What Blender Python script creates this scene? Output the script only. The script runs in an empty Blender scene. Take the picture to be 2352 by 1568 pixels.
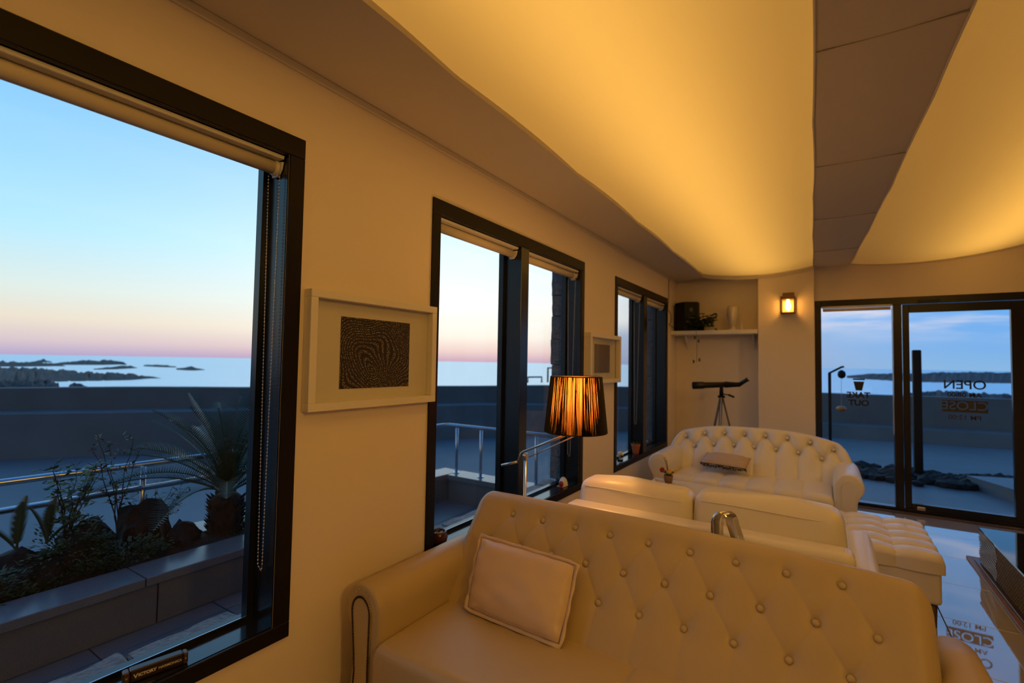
import bpy, bmesh, math, random
import numpy as np
from mathutils import Vector, Matrix, noise
PI = math.pi
R = math.radians
random.seed(7)
rng = np.random.default_rng(7)
SC = bpy.context.scene
COL = SC.collection

# ------------------------------------------------------------------ camera
FPX = 1119.22
YAW, PITCH, ROLL = R(32.768), R(2.398), R(0.968)
CAM = np.array([0.0, 0.0, 1.41])
_f = np.array([-math.sin(YAW) * math.cos(PITCH), math.cos(YAW) * math.cos(PITCH), math.sin(PITCH)])
_r0 = np.array([math.cos(YAW), math.sin(YAW), 0.0])
_u0 = np.cross(_r0, _f)
_r = _r0 * math.cos(ROLL) + _u0 * math.sin(ROLL)
_u = -_r0 * math.sin(ROLL) + _u0 * math.cos(ROLL)
cam = bpy.data.cameras.new('camera')
cam.sensor_width = 36.0
cam.lens = FPX * 36.0 / 2352
cam.clip_start = 0.05
cam.clip_end = 3000
cam.dof.use_dof = True
cam.dof.focus_distance = 1.9
cam.dof.aperture_fstop = 2.2
co = bpy.data.objects.new('camera', cam)
COL.objects.link(co)
co.matrix_world = Matrix(((_r[0], _u[0], -_f[0], CAM[0]), (_r[1], _u[1], -_f[1], CAM[1]), (_r[2], _u[2], -_f[2], CAM[2]), (0, 0, 0, 1)))
SC.camera = co


def at(px, py, ax, val):
    """Point of the room seen at pixel (px, py) on the plane axis = val."""
    d = _r * (px - 1176) / FPX - _u * (py - 784) / FPX + _f
    return CAM + d * ((val - CAM[ax]) / d[ax])


SC.view_settings.view_transform = 'Standard'
SC.view_settings.look = 'None'
SC.view_settings.exposure = 0.0
SC.view_settings.gamma = 1.0
SC.view_settings.use_curve_mapping = False
SC.cycles.use_denoising = True
SC.cycles.max_bounces = 8
SC.cycles.diffuse_bounces = 4
SC.cycles.glossy_bounces = 4
SC.cycles.transmission_bounces = 6
SC.cycles.transparent_max_bounces = 12
SC.cycles.sample_clamp_indirect = 4.0
SC.cycles.caustics_reflective = False
SC.cycles.caustics_refractive = False


# ------------------------------------------------------------------ world (dusk sky)
def world():
    w = bpy.data.worlds.new('dusk_sky')
    SC.world = w
    w.use_nodes = True
    nt = w.node_tree
    nt.nodes.clear()
    N, L = nt.nodes.new, nt.links.new
    out = N('ShaderNodeOutputWorld')
    bg = N('ShaderNodeBackground')
    L(bg.outputs[0], out.inputs[0])
    tc = N('ShaderNodeTexCoord')
    sep = N('ShaderNodeSeparateXYZ')
    L(tc.outputs['Generated'], sep.inputs[0])

    def math_(op, a, b=None, clamp=False):
        m = N('ShaderNodeMath')
        m.operation = op
        m.use_clamp = clamp
        for i, v in enumerate((a, b)):
            if v is None:
                continue
            if isinstance(v, (int, float)):
                m.inputs[i].default_value = v
            else:
                L(v, m.inputs[i])
        return m.outputs[0]

    def mix(fac, a, b):
        m = N('ShaderNodeMix')
        m.data_type = 'RGBA'
        m.clamp_factor = True
        L(fac, m.inputs[0]) if not isinstance(fac, (int, float)) else setattr(m.inputs[0], 'default_value', fac)
        for i, v in ((6, a), (7, b)):
            if isinstance(v, tuple):
                m.inputs[i].default_value = (*v, 1)
            else:
                L(v, m.inputs[i])
        return m.outputs[2]

    def mr(v, a, b, c=0.0, d=1.0):
        m = N('ShaderNodeMapRange')
        m.interpolation_type = 'SMOOTHSTEP'
        L(v, m.inputs[0])
        for i, q in enumerate((a, b, c, d)):
            m.inputs[i + 1].default_value = q
        return m.outputs[0]

    def ramp(v, stops):
        r = N('ShaderNodeValToRGB')
        L(v, r.inputs[0])
        e = r.color_ramp.elements
        while len(e) > 1:
            e.remove(e[-1])
        e[0].position = stops[0][0]
        e[0].color = (*stops[0][1], 1)
        for p, c in stops[1:]:
            q = e.new(p)
            q.color = (*c, 1)
        return r.outputs[0]

    x, y, z = sep.outputs
    hl = math_('SQRT', math_('ADD', math_('MULTIPLY', x, x), math_('MULTIPLY', y, y)))
    hl = math_('MAXIMUM', hl, 0.001)
    A = R(40)   # the afterglow lies 40 degrees left of the room's long axis
    fx, fy = -math.sin(A), math.cos(A)
    rx, ry = math.cos(A), math.sin(A)
    fw = math_('DIVIDE', math_('ADD', math_('MULTIPLY', x, fx), math_('MULTIPLY', y, fy)), hl)
    sd = math_('DIVIDE', math_('ADD', math_('MULTIPLY', x, rx), math_('MULTIPLY', y, ry)), hl)
    el = math_('MAXIMUM', z, 0.0)
    zen = (0.05, 0.20, 0.60)
    cen = ramp(el, [(0, (.70, .44, .56)), (.02, (1.0, .72, .66)), (.05, (1.15, 1.02, .88)), (.11, (1.15, 1.15, 1.08)), (.2, (.98, 1.15, 1.2)), (.42, (.42, .75, 1.02)), (.75, (.12, .36, .74)), (1, zen)])
    lef = ramp(el, [(0, (.50, .42, .66)), (.02, (.74, .60, .66)), (.055, (.92, .80, .66)), (.1, (.80, .90, .86)), (.19, (.50, .88, 1.08)), (.30, (.36, .74, 1.08)), (.45, (.22, .57, 1.05)), (.75, (.10, .33, .72)), (1, zen)])
    rig = ramp(el, [(0, (.27, .50, .80)), (.03, (.22, .47, .86)), (.1, (.17, .45, .94)), (.28, (.14, .43, .90)), (.6, (.08, .31, .74)), (1, zen)])
    c1 = mix(mr(sd, -.75, .05), lef, cen)
    c2 = mix(mr(sd, .18, .80), c1, rig)
    # thin pink-white cloud streaks towards the north
    mp = N('ShaderNodeMapping')
    mp.inputs['Scale'].default_value = (3.0, 3.0, 26.0)
    mp.inputs['Rotation'].default_value = (0.06, -0.05, 0)
    L(tc.outputs['Generated'], mp.inputs[0])
    nz = N('ShaderNodeTexNoise')
    nz.inputs['Scale'].default_value = 1.6
    nz.inputs['Detail'].default_value = 5
    L(mp.outputs[0], nz.inputs[0])
    cl = math_('MULTIPLY', mr(nz.outputs[0], .50, .72), mr(sd, .1, .7))
    cl = math_('MULTIPLY', cl, mr(el, .03, .09))
    cl = math_('MULTIPLY', cl, mr(el, .40, .16))
    c3 = mix(math_('MULTIPLY', cl, .8), c2, (.86, .80, .88))
    # low grey-blue bank right of the afterglow
    bk = math_('MULTIPLY', mr(el, .09, .05), math_('MULTIPLY', mr(sd, .17, .32), mr(sd, .75, .5)))
    c4 = mix(math_('MULTIPLY', bk, .7), c3, (.26, .42, .68))
    dark = mr(fw, -.35, .55, .36, 1.0)
    c5 = mix(dark, (.012, .03, .07), c4)
    below = mr(z, -.06, 0.0)
    c6 = mix(below, (.02, .035, .06), c5)
    L(c6, bg.inputs[0])
    bg.inputs[1].default_value = 1.0
    w.cycles.sampling_method = 'MANUAL'
    w.cycles.sample_map_resolution = 512


world()


# ------------------------------------------------------------------ materials
def mat(name, color, rough=.5, metal=0.0, spec=.5, bump=None, var=None, coat=0.0, emit=None, trans=0.0, sheen=0.0):
    """bump=(scale, strength[, distance]); var=(scale, amount) modulates the colour with noise."""
    m = bpy.data.materials.new(name)
    m.use_nodes = True
    nt = m.node_tree
    b = nt.nodes['Principled BSDF']
    N, L = nt.nodes.new, nt.links.new
    b.inputs['Base Color'].default_value = (*color, 1)
    b.inputs['Roughness'].default_value = rough
    b.inputs['Metallic'].default_value = metal
    b.inputs['Specular IOR Level'].default_value = spec
    b.inputs['Coat Weight'].default_value = coat
    b.inputs['Transmission Weight'].default_value = trans
    b.inputs['Sheen Weight'].default_value = sheen
    if emit:
        b.inputs['Emission Color'].default_value = (*emit[0], 1)
        b.inputs['Emission Strength'].default_value = emit[1]
    tc = N('ShaderNodeTexCoord')
    if var:
        n = N('ShaderNodeTexNoise')
        n.inputs['Scale'].default_value = var[0]
        n.inputs['Detail'].default_value = 6
        L(tc.outputs['Object'], n.inputs[0])
        mx = N('ShaderNodeMix')
        mx.data_type = 'RGBA'
        L(n.outputs[0], mx.inputs[0])
        a = var[1]
        mx.inputs[6].default_value = (*[c * (1 - a) for c in color], 1)
        mx.inputs[7].default_value = (*[min(1, c * (1 + a)) for c in color], 1)
        L(mx.outputs[2], b.inputs['Base Color'])
    if bump:
        n2 = N('ShaderNodeTexNoise')
        n2.inputs['Scale'].default_value = bump[0]
        n2.inputs['Detail'].default_value = 4
        L(tc.outputs['Object'], n2.inputs[0])
        bp = N('ShaderNodeBump')
        bp.inputs['Strength'].default_value = bump[1]
        bp.inputs['Distance'].default_value = bump[2] if len(bump) > 2 else .002
        L(n2.outputs[0], bp.inputs['Height'])
        L(bp.outputs[0], b.inputs['Normal'])
    return m


def leather(name, color, rough=.42):
    m = mat(name, color, rough, spec=.45, var=(3.0, .06))
    nt = m.node_tree
    N, L = nt.nodes.new, nt.links.new
    tc = N('ShaderNodeTexCoord')
    v = N('ShaderNodeTexVoronoi')
    v.inputs['Scale'].default_value = 260
    v.feature = 'DISTANCE_TO_EDGE'
    L(tc.outputs['Object'], v.inputs[0])
    n = N('ShaderNodeTexNoise')
    n.inputs['Scale'].default_value = 9
    n.inputs['Detail'].default_value = 3
    L(tc.outputs['Object'], n.inputs[0])
    b1 = N('ShaderNodeBump')
    b1.inputs['Strength'].default_value = .16
    b1.inputs['Distance'].default_value = .0008
    L(v.outputs[0], b1.inputs['Height'])
    b2 = N('ShaderNodeBump')
    b2.inputs['Strength'].default_value = .12
    b2.inputs['Distance'].default_value = .01
    L(n.outputs[0], b2.inputs['Height'])
    L(b1.outputs[0], b2.inputs['Normal'])
    L(b2.outputs[0], nt.nodes['Principled BSDF'].inputs['Normal'])
    return m


def glass_mat(name, tint=(1, 1, 1), ior=1.45):
    m = bpy.data.materials.new(name)
    m.use_nodes = True
    nt = m.node_tree
    nt.nodes.clear()
    N, L = nt.nodes.new, nt.links.new
    o = N('ShaderNodeOutputMaterial')
    mx = N('ShaderNodeMixShader')
    tr = N('ShaderNodeBsdfTransparent')
    gl = N('ShaderNodeBsdfGlossy')
    lw = N('ShaderNodeLayerWeight')
    lw.inputs[0].default_value = .5
    pw = N('ShaderNodeMath')
    pw.operation = 'POWER'
    pw.inputs[1].default_value = 5
    L(lw.outputs['Facing'], pw.inputs[0])
    fr = N('ShaderNodeMath')      # Schlick reflectance of one surface, the same from either side
    fr.operation = 'MULTIPLY_ADD'
    fr.inputs[1].default_value = .90
    fr.inputs[2].default_value = .010
    L(pw.outputs[0], fr.inputs[0])
    tr.inputs[0].default_value = (*tint, 1)
    gl.inputs['Roughness'].default_value = 0
    L(fr.outputs[0], mx.inputs[0])
    L(tr.outputs[0], mx.inputs[1])
    L(gl.outputs[0], mx.inputs[2])
    L(mx.outputs[0], o.inputs[0])
    return m


M = {}
M['wall'] = mat('white_plaster', (.86, .74, .62), .62, bump=(14, .10, .004), var=(1.5, .03))
M['ceil'] = mat('ceiling_paint', (.66, .60, .52), .7, bump=(5, .15, .006))
M['trim'] = mat('black_painted_trim', (.006, .004, .0035), .42, spec=.25, bump=(60, .05))
M['jamb'] = mat('black_window_frame', (.006, .008, .011), .24, spec=.6)
M['sill'] = mat('black_lacquered_sill', (.010, .010, .011), .14, spec=.7)
M['glass'] = glass_mat('window_glass', (.97, .985, .985))
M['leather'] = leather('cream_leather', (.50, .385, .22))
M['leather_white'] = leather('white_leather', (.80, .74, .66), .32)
M['pillow'] = leather('tan_leather', (.66, .50, .37), .36)
M['taupe'] = mat('taupe_satin', (.52, .40, .32), .45, bump=(40, .2))
M['lace'] = mat('black_lace', (.02, .015, .015), .7)
M['nail'] = mat('bronze_nail', (.05, .03, .02), .35, metal=.6)
M['chrome'] = mat('polished_chrome', (.75, .73, .70), .12, metal=1)
M['steel'] = mat('brushed_steel', (.62, .58, .54), .28, metal=1)
M['rail'] = mat('stainless_rail', (.55, .60, .68), .25, metal=1)
M['wood_dark'] = mat('dark_walnut', (.10, .055, .03), .35, var=(8, .4))
M['wood_mid'] = mat('mid_brown_wood', (.26, .14, .07), .45, var=(7, .3))
M['white'] = mat('white_lacquer', (.80, .76, .70), .35)
M['blind'] = mat('cream_blind_cloth', (.66, .58, .46), .75, bump=(300, .2, .0005))
M['plastic'] = mat('cream_plastic', (.70, .66, .60), .4)
M['bead'] = mat('steel_beads', (.75, .72, .70), .25, metal=.9)
M['mat_board'] = mat('cream_mat_board', (.78, .72, .60), .8)
M['frame_white'] = mat('white_picture_moulding', (.82, .76, .68), .45)
M['picglass'] = glass_mat('picture_glass', (.97, .97, .97))
M['black'] = mat('matt_black', (.005, .005, .005), .55, spec=.25)
M['black_shiny'] = mat('black_plastic', (.006, .006, .007), .3, spec=.4)
M['terracotta'] = mat('terracotta', (.42, .11, .04), .7, var=(12, .2))
M['glaze'] = mat('brown_glaze', (.07, .018, .012), .12)
M['leaf'] = mat('dark_green_leaf', (.035, .075, .02), .45, var=(9, .4))
M['leaf_in'] = mat('indoor_ivy_leaf', (.03, .05, .02), .4)
M['leaf_y'] = mat('yellow_green_leaf', (.13, .20, .04), .5, var=(9, .3))
M['leaf_red'] = mat('red_autumn_leaf', (.26, .05, .02), .5, var=(9, .3))
M['cycad'] = mat('cycad_green', (.05, .085, .035), .32, spec=.6, var=(5, .35))
M['bark'] = mat('shaggy_bark', (.035, .022, .016), .9, var=(20, .5))
M['soil'] = mat('planter_soil', (.02, .015, .012), .95, bump=(20, .8, .02))
M['rock'] = mat('black_lava_rock', (.010, .010, .012), .8, bump=(14, 1.0, .03), var=(6, .4))
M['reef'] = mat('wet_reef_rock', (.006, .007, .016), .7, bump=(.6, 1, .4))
M['granite'] = mat('grey_granite', (.17, .175, .19), .42, var=(240, .5), bump=(200, .2, .001))
M['granite_top'] = mat('polished_granite', (.19, .20, .22), .22, var=(240, .4))
M['joint'] = mat('dark_mortar', (.03, .025, .025), .9)
M['basalt'] = mat('rough_grey_stone', (.17, .18, .20), .6, var=(45, .6), bump=(70, 1.0, .012))
M['concrete'] = mat('sea_wall_concrete', (.15, .155, .165), .85, var=(.9, .35), bump=(3, .5, .02))
M['road'] = mat('concrete_road', (.15, .165, .19), .6, var=(.7, .3), bump=(9, .4, .01))
M['deck'] = mat('concrete_apron', (.12, .14, .17), .5, var=(1.4, .35), bump=(7, .3, .01))
M['mesh_dark'] = mat('dark_woven_rattan', (.05, .042, .035), .4)
M['mesh_lite'] = mat('pale_woven_strip', (.30, .26, .22), .45)
M['tglass'] = mat('black_glass_top', (.012, .014, .018), .03, spec=.8)
M['tile'] = mat('polished_cream_tile', (.46, .42, .42), .03, spec=1.0, var=(2, .05), coat=1.0)
M['tile'].node_tree.nodes['Principled BSDF'].inputs['IOR'].default_value = 1.8
M['tile'].node_tree.nodes['Principled BSDF'].inputs['Coat Roughness'].default_value = .02
M['grout'] = mat('tile_grout', (.10, .08, .07), .8)
M['flower_red'] = mat('red_petal', (.35, .02, .02), .6)
M['flower_yel'] = mat('yellow_petal', (.75, .50, .10), .6)
M['flower_wh'] = mat('white_petal', (.80, .76, .60), .6)
M['shell'] = mat('pale_shell', (.62, .48, .36), .4, var=(30, .3))
M['vinyl_b'] = mat('black_vinyl', (.010, .010, .012), .5)
M['vinyl_g'] = mat('olive_brown_vinyl', (.055, .045, .025), .5)
M['harm'] = mat('dark_brown_box', (.022, .010, .008), .3)
M['harm_end'] = mat('bronze_end_cap', (.10, .06, .05), .35, metal=.4)
M['ink'] = mat('white_ink', (.75, .75, .78), .5)
M['float'] = mat('orange_buoy', (.75, .20, .03), .4)
M['plaster_sc'] = mat('white_sculpture', (.70, .62, .52), .6)


def floor_mat():
    return M['tile']


def sea_mat():
    m = bpy.data.materials.new('sea_water')
    m.use_nodes = True
    nt = m.node_tree
    b = nt.nodes['Principled BSDF']
    N, L = nt.nodes.new, nt.links.new
    b.inputs['Base Color'].default_value = (.80, .90, .95, 1)
    b.inputs['Metallic'].default_value = 1.0
    b.inputs['Roughness'].default_value = .30
    b.inputs['IOR'].default_value = 1.33
    b.inputs['Specular IOR Level'].default_value = 1.0
    tc = N('ShaderNodeTexCoord')
    mp = N('ShaderNodeMapping')
    mp.inputs['Rotation'].default_value = (0, 0, R(25))
    mp.inputs['Scale'].default_value = (.25, .06, 1)
    L(tc.outputs['Object'], mp.inputs[0])
    n = N('ShaderNodeTexNoise')
    n.inputs['Scale'].default_value = 2.2
    n.inputs['Detail'].default_value = 7
    L(mp.outputs[0], n.inputs[0])
    bp = N('ShaderNodeBump')
    bp.inputs['Strength'].default_value = .9
    bp.inputs['Distance'].default_value = .9
    L(n.outputs[0], bp.inputs['Height'])
    L(bp.outputs[0], b.inputs['Normal'])
    return m


def shade_mat():
    """Thin amber liner of the lamp shade, lit from inside."""
    m = bpy.data.materials.new('amber_shade_liner')
    m.use_nodes = True
    nt = m.node_tree
    nt.nodes.clear()
    N, L = nt.nodes.new, nt.links.new
    o = N('ShaderNodeOutputMaterial')
    tl = N('ShaderNodeBsdfTranslucent')
    tl.inputs[0].default_value = (.80, .34, .09, 1)
    df = N('ShaderNodeBsdfDiffuse')
    df.inputs[0].default_value = (.45, .20, .06, 1)
    mx = N('ShaderNodeMixShader')
    mx.inputs[0].default_value = .6
    L(df.outputs[0], mx.inputs[1])
    L(tl.outputs[0], mx.inputs[2])
    L(mx.outputs[0], o.inputs[0])
    return m


def fabric_mat():
    m = bpy.data.materials.new('stretched_ceiling_cloth')
    m.use_nodes = True
    nt = m.node_tree
    nt.nodes.clear()
    N, L = nt.nodes.new, nt.links.new
    o = N('ShaderNodeOutputMaterial')
    tl = N('ShaderNodeBsdfTranslucent')
    tl.inputs[0].default_value = (.80, .74, .64, 1)
    df = N('ShaderNodeBsdfDiffuse')
    df.inputs[0].default_value = (.80, .74, .62, 1)
    mx = N('ShaderNodeMixShader')
    mx.inputs[0].default_value = .45
    tc = N('ShaderNodeTexCoord')
    n = N('ShaderNodeTexNoise')
    n.inputs['Scale'].default_value = 3.0
    L(tc.outputs['Object'], n.inputs[0])
    bp = N('ShaderNodeBump')
    bp.inputs['Strength'].default_value = .15
    bp.inputs['Distance'].default_value = .02
    L(n.outputs[0], bp.inputs['Height'])
    L(bp.outputs[0], tl.inputs['Normal'])
    L(bp.outputs[0], df.inputs['Normal'])
    L(df.outputs[0], mx.inputs[1])
    L(tl.outputs[0], mx.inputs[2])
    L(mx.outputs[0], o.inputs[0])
    return m


def swirl_mat():
    """Print: curls of short gold dashes on near-black."""
    m = bpy.data.materials.new('gold_swirl_print')
    m.use_nodes = True
    nt = m.node_tree
    b = nt.nodes['Principled BSDF']
    N, L = nt.nodes.new, nt.links.new
    b.inputs['Roughness'].default_value = .5
    tc = N('ShaderNodeTexCoord')
    uv = tc.outputs['UV']
    # two offset vortices warp the rings
    nz = N('ShaderNodeTexNoise')
    nz.inputs['Scale'].default_value = 1.5
    nz.inputs['Detail'].default_value = 0
    L(uv, nz.inputs[0])
    vm = N('ShaderNodeVectorMath')
    vm.operation = 'MULTIPLY_ADD'
    L(nz.outputs[1], vm.inputs[0])
    vm.inputs[1].default_value = (.68, .68, 0)
    L(uv, vm.inputs[2])
    g = N('ShaderNodeVectorMath')
    g.operation = 'SUBTRACT'
    L(vm.outputs[0], g.inputs[0])
    g.inputs[1].default_value = (.85, .68, 0)
    w = N('ShaderNodeTexWave')
    w.wave_type = 'RINGS'
    w.rings_direction = 'Z'
    w.inputs['Scale'].default_value = 6.2
    w.inputs['Distortion'].default_value = .7
    w.inputs['Detail'].default_value = 1.5
    w.inputs['Detail Scale'].default_value = .8
    L(g.outputs[0], w.inputs[0])
    n2 = N('ShaderNodeTexNoise')
    n2.inputs['Scale'].default_value = 62
    n2.inputs['Detail'].default_value = 2
    L(uv, n2.inputs[0])
    a = N('ShaderNodeMapRange')
    a.inputs[1].default_value = .35
    a.inputs[2].default_value = .8
    L(w.outputs[1], a.inputs[0])
    c = N('ShaderNodeMapRange')
    c.inputs[1].default_value = .52
    c.inputs[2].default_value = .58
    L(n2.outputs[0], c.inputs[0])
    mu = N('ShaderNodeMath')
    mu.operation = 'MULTIPLY'
    L(a.outputs[0], mu.inputs[0])
    L(c.outputs[0], mu.inputs[1])
    mx = N('ShaderNodeMix')
    mx.data_type = 'RGBA'
    L(mu.outputs[0], mx.inputs[0])
    mx.inputs[6].default_value = (.012, .006, .005, 1)
    mx.inputs[7].default_value = (.50, .38, .22, 1)
    L(mx.outputs[2], b.inputs['Base Color'])
    return m


M['leg_grey'] = mat('grey_tripod_metal', (.16, .14, .13), .4, metal=.6)
M['sea'] = sea_mat()
M['shade'] = shade_mat()
M['thread'] = mat('black_thread', (.010, .007, .006), .5)
M['fabric'] = fabric_mat()
M['swirl'] = swirl_mat()
M['speckle'] = mat('brown_speckle_print', (.17, .12, .09), .7, var=(90, .7))
M['glow'] = mat('glowing_bulb', (1, .6, .2), .5, emit=((1.0, .50, .10), 26))
M['shade_in'] = mat('amber_shade_liner', (.85, .62, .36), .6)
M['amber'] = glass_mat('lantern_glass', (1, .9, .75))

# ------------------------------------------------------------------ mesh helpers
ORG = {}


def empty(name, loc, rz=0, label=None, cat=None, group=None):
    o = bpy.data.objects.new(name, None)
    o.empty_display_size = .05
    COL.objects.link(o)
    o.location = loc
    o.rotation_euler = (0, 0, rz)
    ORG[o.name] = np.array(loc, float)
    if label:
        o['label'] = label
    if cat:
        o['category'] = cat
    if group:
        o['group'] = group
    return o


def mk(name, V, F, m, parent=None, smooth=False, local=False, label=None, cat=None, group=None, kind=None, uv=None, loc=None):
    """Link one mesh object. World coordinates unless local; a top-level thing gets its origin at its own base."""
    V = np.asarray(V, float).reshape(-1, 3)
    if parent is not None:
        org = ORG[parent.name]
    elif loc is not None:
        org = np.array(loc, float)
    elif cat:
        lo, hi = V.min(0), V.max(0)
        org = np.array([(lo[0] + hi[0]) / 2, (lo[1] + hi[1]) / 2, lo[2]])
    else:
        org = np.zeros(3)
    vv = V if local else V - org
    me = bpy.data.meshes.new(name)
    me.from_pydata(vv.tolist(), [], [list(map(int, f)) for f in F])
    if smooth:
        me.polygons.foreach_set('use_smooth', [True] * len(me.polygons))
    if uv is not None:
        l = me.uv_layers.new(name='UV')
        li = np.empty(len(me.loops), dtype=np.int32)
        me.loops.foreach_get('vertex_index', li)
        l.data.foreach_set('uv', np.asarray(uv, float)[li].ravel())
    me.update()
    if m is not None:
        me.materials.append(m)
    o = bpy.data.objects.new(name, me)
    COL.objects.link(o)
    if parent is not None:
        o.parent = parent
    else:
        o.location = org
    ORG[o.name] = org
    if label:
        o['label'] = label
    if cat:
        o['category'] = cat
    if group:
        o['group'] = group
    if kind:
        o['kind'] = kind
    return o


class G:
    """Collects geometry."""
    def __init__(s):
        s.v = []
        s.f = []

    def add(s, V, F):
        b = len(s.v)
        s.v.extend([tuple(map(float, q)) for q in V])
        s.f.extend([tuple(i + b for i in f) for f in F])
        return s

    def box(s, lo, hi, bev=0.0):
        lo = np.minimum(lo, hi).astype(float) if False else np.array([min(a, b) for a, b in zip(lo, hi)], float), np.array([max(a, b) for a, b in zip(lo, hi)], float)
        lo, hi = lo
        if bev <= 0:
            x0, y0, z0 = lo
            x1, y1, z1 = hi
            V = [(x0, y0, z0), (x1, y0, z0), (x1, y1, z0), (x0, y1, z0), (x0, y0, z1), (x1, y0, z1), (x1, y1, z1), (x0, y1, z1)]
            F = [(0, 3, 2, 1), (4, 5, 6, 7), (0, 1, 5, 4), (1, 2, 6, 5), (2, 3, 7, 6), (3, 0, 4, 7)]
            return s.add(V, F)
        b = min(bev, min(hi - lo) * .49)
        c, h = (lo + hi) / 2, (hi - lo) / 2
        V, idx = [], {}
        for sx in (-1, 1):
            for sy in (-1, 1):
                for sz in (-1, 1):
                    sg = np.array([sx, sy, sz])
                    for a in range(3):
                        p = c + sg * (h - b)
                        p[a] = c[a] + sg[a] * h[a]
                        idx[(sx, sy, sz, a)] = len(V)
                        V.append(p)
        F = []
        for a in range(3):
            o1, o2 = (a + 1) % 3, (a + 2) % 3
            for sg in (-1, 1):
                q = []
                for (p1, p2) in ((-1, -1), (1, -1), (1, 1), (-1, 1)):
                    t = [0, 0, 0]
                    t[a], t[o1], t[o2] = sg, p1, p2
                    q.append(idx[(*t, a)])
                F.append(tuple(q if sg > 0 else q[::-1]))
        for a in range(3):
            o1, o2 = (a + 1) % 3, (a + 2) % 3
            for s1 in (-1, 1):
                for s2 in (-1, 1):
                    t0, t1 = [0, 0, 0], [0, 0, 0]
                    t0[a], t1[a] = -1, 1
                    t0[o1] = t1[o1] = s1
                    t0[o2] = t1[o2] = s2
                    q = [idx[(*t0, o1)], idx[(*t1, o1)], idx[(*t1, o2)], idx[(*t0, o2)]]
                    F.append(tuple(q if s1 * s2 < 0 else q[::-1]))
        for sx in (-1, 1):
            for sy in (-1, 1):
                for sz in (-1, 1):
                    q = [idx[(sx, sy, sz, 0)], idx[(sx, sy, sz, 1)], idx[(sx, sy, sz, 2)]]
                    F.append(tuple(q if sx * sy * sz > 0 else q[::-1]))
        return s.add(V, F)

    def tube(s, P, r, n=10, caps=True, closed=False):
        P = [np.array(p, float) for p in P]
        k = len(P)
        rr = r if hasattr(r, '__len__') else [r] * k
        V, F = [], []
        up = None
        for i, p in enumerate(P):
            if closed:
                t = P[(i + 1) % k] - P[i - 1]
            else:
                t = P[min(i + 1, k - 1)] - P[max(i - 1, 0)]
            t = t / (np.linalg.norm(t) + 1e-12)
            if up is None:
                a = np.array([0, 0, 1.]) if abs(t[2]) < .9 else np.array([1., 0, 0])
                up = np.cross(np.cross(t, a), t)
            else:
                up = up - t * (up @ t)
            up = up / (np.linalg.norm(up) + 1e-12)
            sd = np.cross(t, up)
            for j in range(n):
                a = 2 * PI * j / n
                V.append(p + rr[i] * (math.cos(a) * up + math.sin(a) * sd))
        m = k if closed else k - 1
        for i in range(m):
            i2 = (i + 1) % k
            for j in range(n):
                j2 = (j + 1) % n
                F.append((i * n + j, i * n + j2, i2 * n + j2, i2 * n + j))
        if caps and not closed:
            F.append(tuple(range(n))[::-1])
            F.append(tuple((k - 1) * n + j for j in range(n)))
        return s.add(V, F)

    def lathe(s, prof, c=(0, 0, 0), n=24, caps=True):
        V, F = [], []
        for (r, z) in prof:
            for j in range(n):
                a = 2 * PI * j / n
                V.append((c[0] + r * math.cos(a), c[1] + r * math.sin(a), c[2] + z))
        k = len(prof)
        for i in range(k - 1):
            for j in range(n):
                j2 = (j + 1) % n
                F.append((i * n + j, i * n + j2, (i + 1) * n + j2, (i + 1) * n + j))
        if caps:
            if prof[0][0] > 1e-5:
                F.append(tuple(range(n))[::-1])
            if prof[-1][0] > 1e-5:
                F.append(tuple((k - 1) * n + j for j in range(n)))
        return s.add(V, F)

    def prism(s, poly, ax, a, b):
        """poly of 2D points in the two other axes (in order), extruded along axis ax from a to b."""
        n = len(poly)
        V = []
        for t in (a, b):
            for p in poly:
                q = [0, 0, 0]
                o = [i for i in range(3) if i != ax]
                q[o[0]], q[o[1]], q[ax] = p[0], p[1], t
                V.append(q)
        F = [tuple(range(n)), tuple(range(n, 2 * n))[::-1]]
        for i in range(n):
            j = (i + 1) % n
            F.append((i, i + n, j + n, j))
        return s.add(V, F)

    def grid(s, P, flip=False):
        """P: array (nu, nv, 3)"""
        nu, nv = P.shape[:2]
        F = []
        for i in range(nu - 1):
            for j in range(nv - 1):
                q = (i * nv + j, (i + 1) * nv + j, (i + 1) * nv + j + 1, i * nv + j + 1)
                F.append(q[::-1] if flip else q)
        return s.add(P.reshape(-1, 3), F)

    def ball(s, c, r, nu=8, nv=5, sc=(1, 1, 1)):
        prof = [(max(1e-6, math.sin(PI * i / nv)), -math.cos(PI * i / nv)) for i in range(nv + 1)]
        V, F = [], []
        for (pr, pz) in prof:
            for j in range(nu):
                a = 2 * PI * j / nu
                V.append((c[0] + r * sc[0] * pr * math.cos(a), c[1] + r * sc[1] * pr * math.sin(a), c[2] + r * sc[2] * pz))
        for i in range(nv):
            for j in range(nu):
                j2 = (j + 1) % nu
                F.append((i * nu + j, i * nu + j2, (i + 1) * nu + j2, (i + 1) * nu + j))
        return s.add(V, F)

    def mk(s, name, m, parent=None, **k):
        return mk(name, s.v, s.f, m, parent, **k)


def bx(name, lo, hi, m, parent=None, bev=0.0, **k):
    return G().box(lo, hi, bev).mk(name, m, parent, **k)


def fix_normals(o):
    bm = bmesh.new()
    bm.from_mesh(o.data)
    bmesh.ops.recalc_face_normals(bm, faces=bm.faces)
    bm.to_mesh(o.data)
    bm.free()


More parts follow.
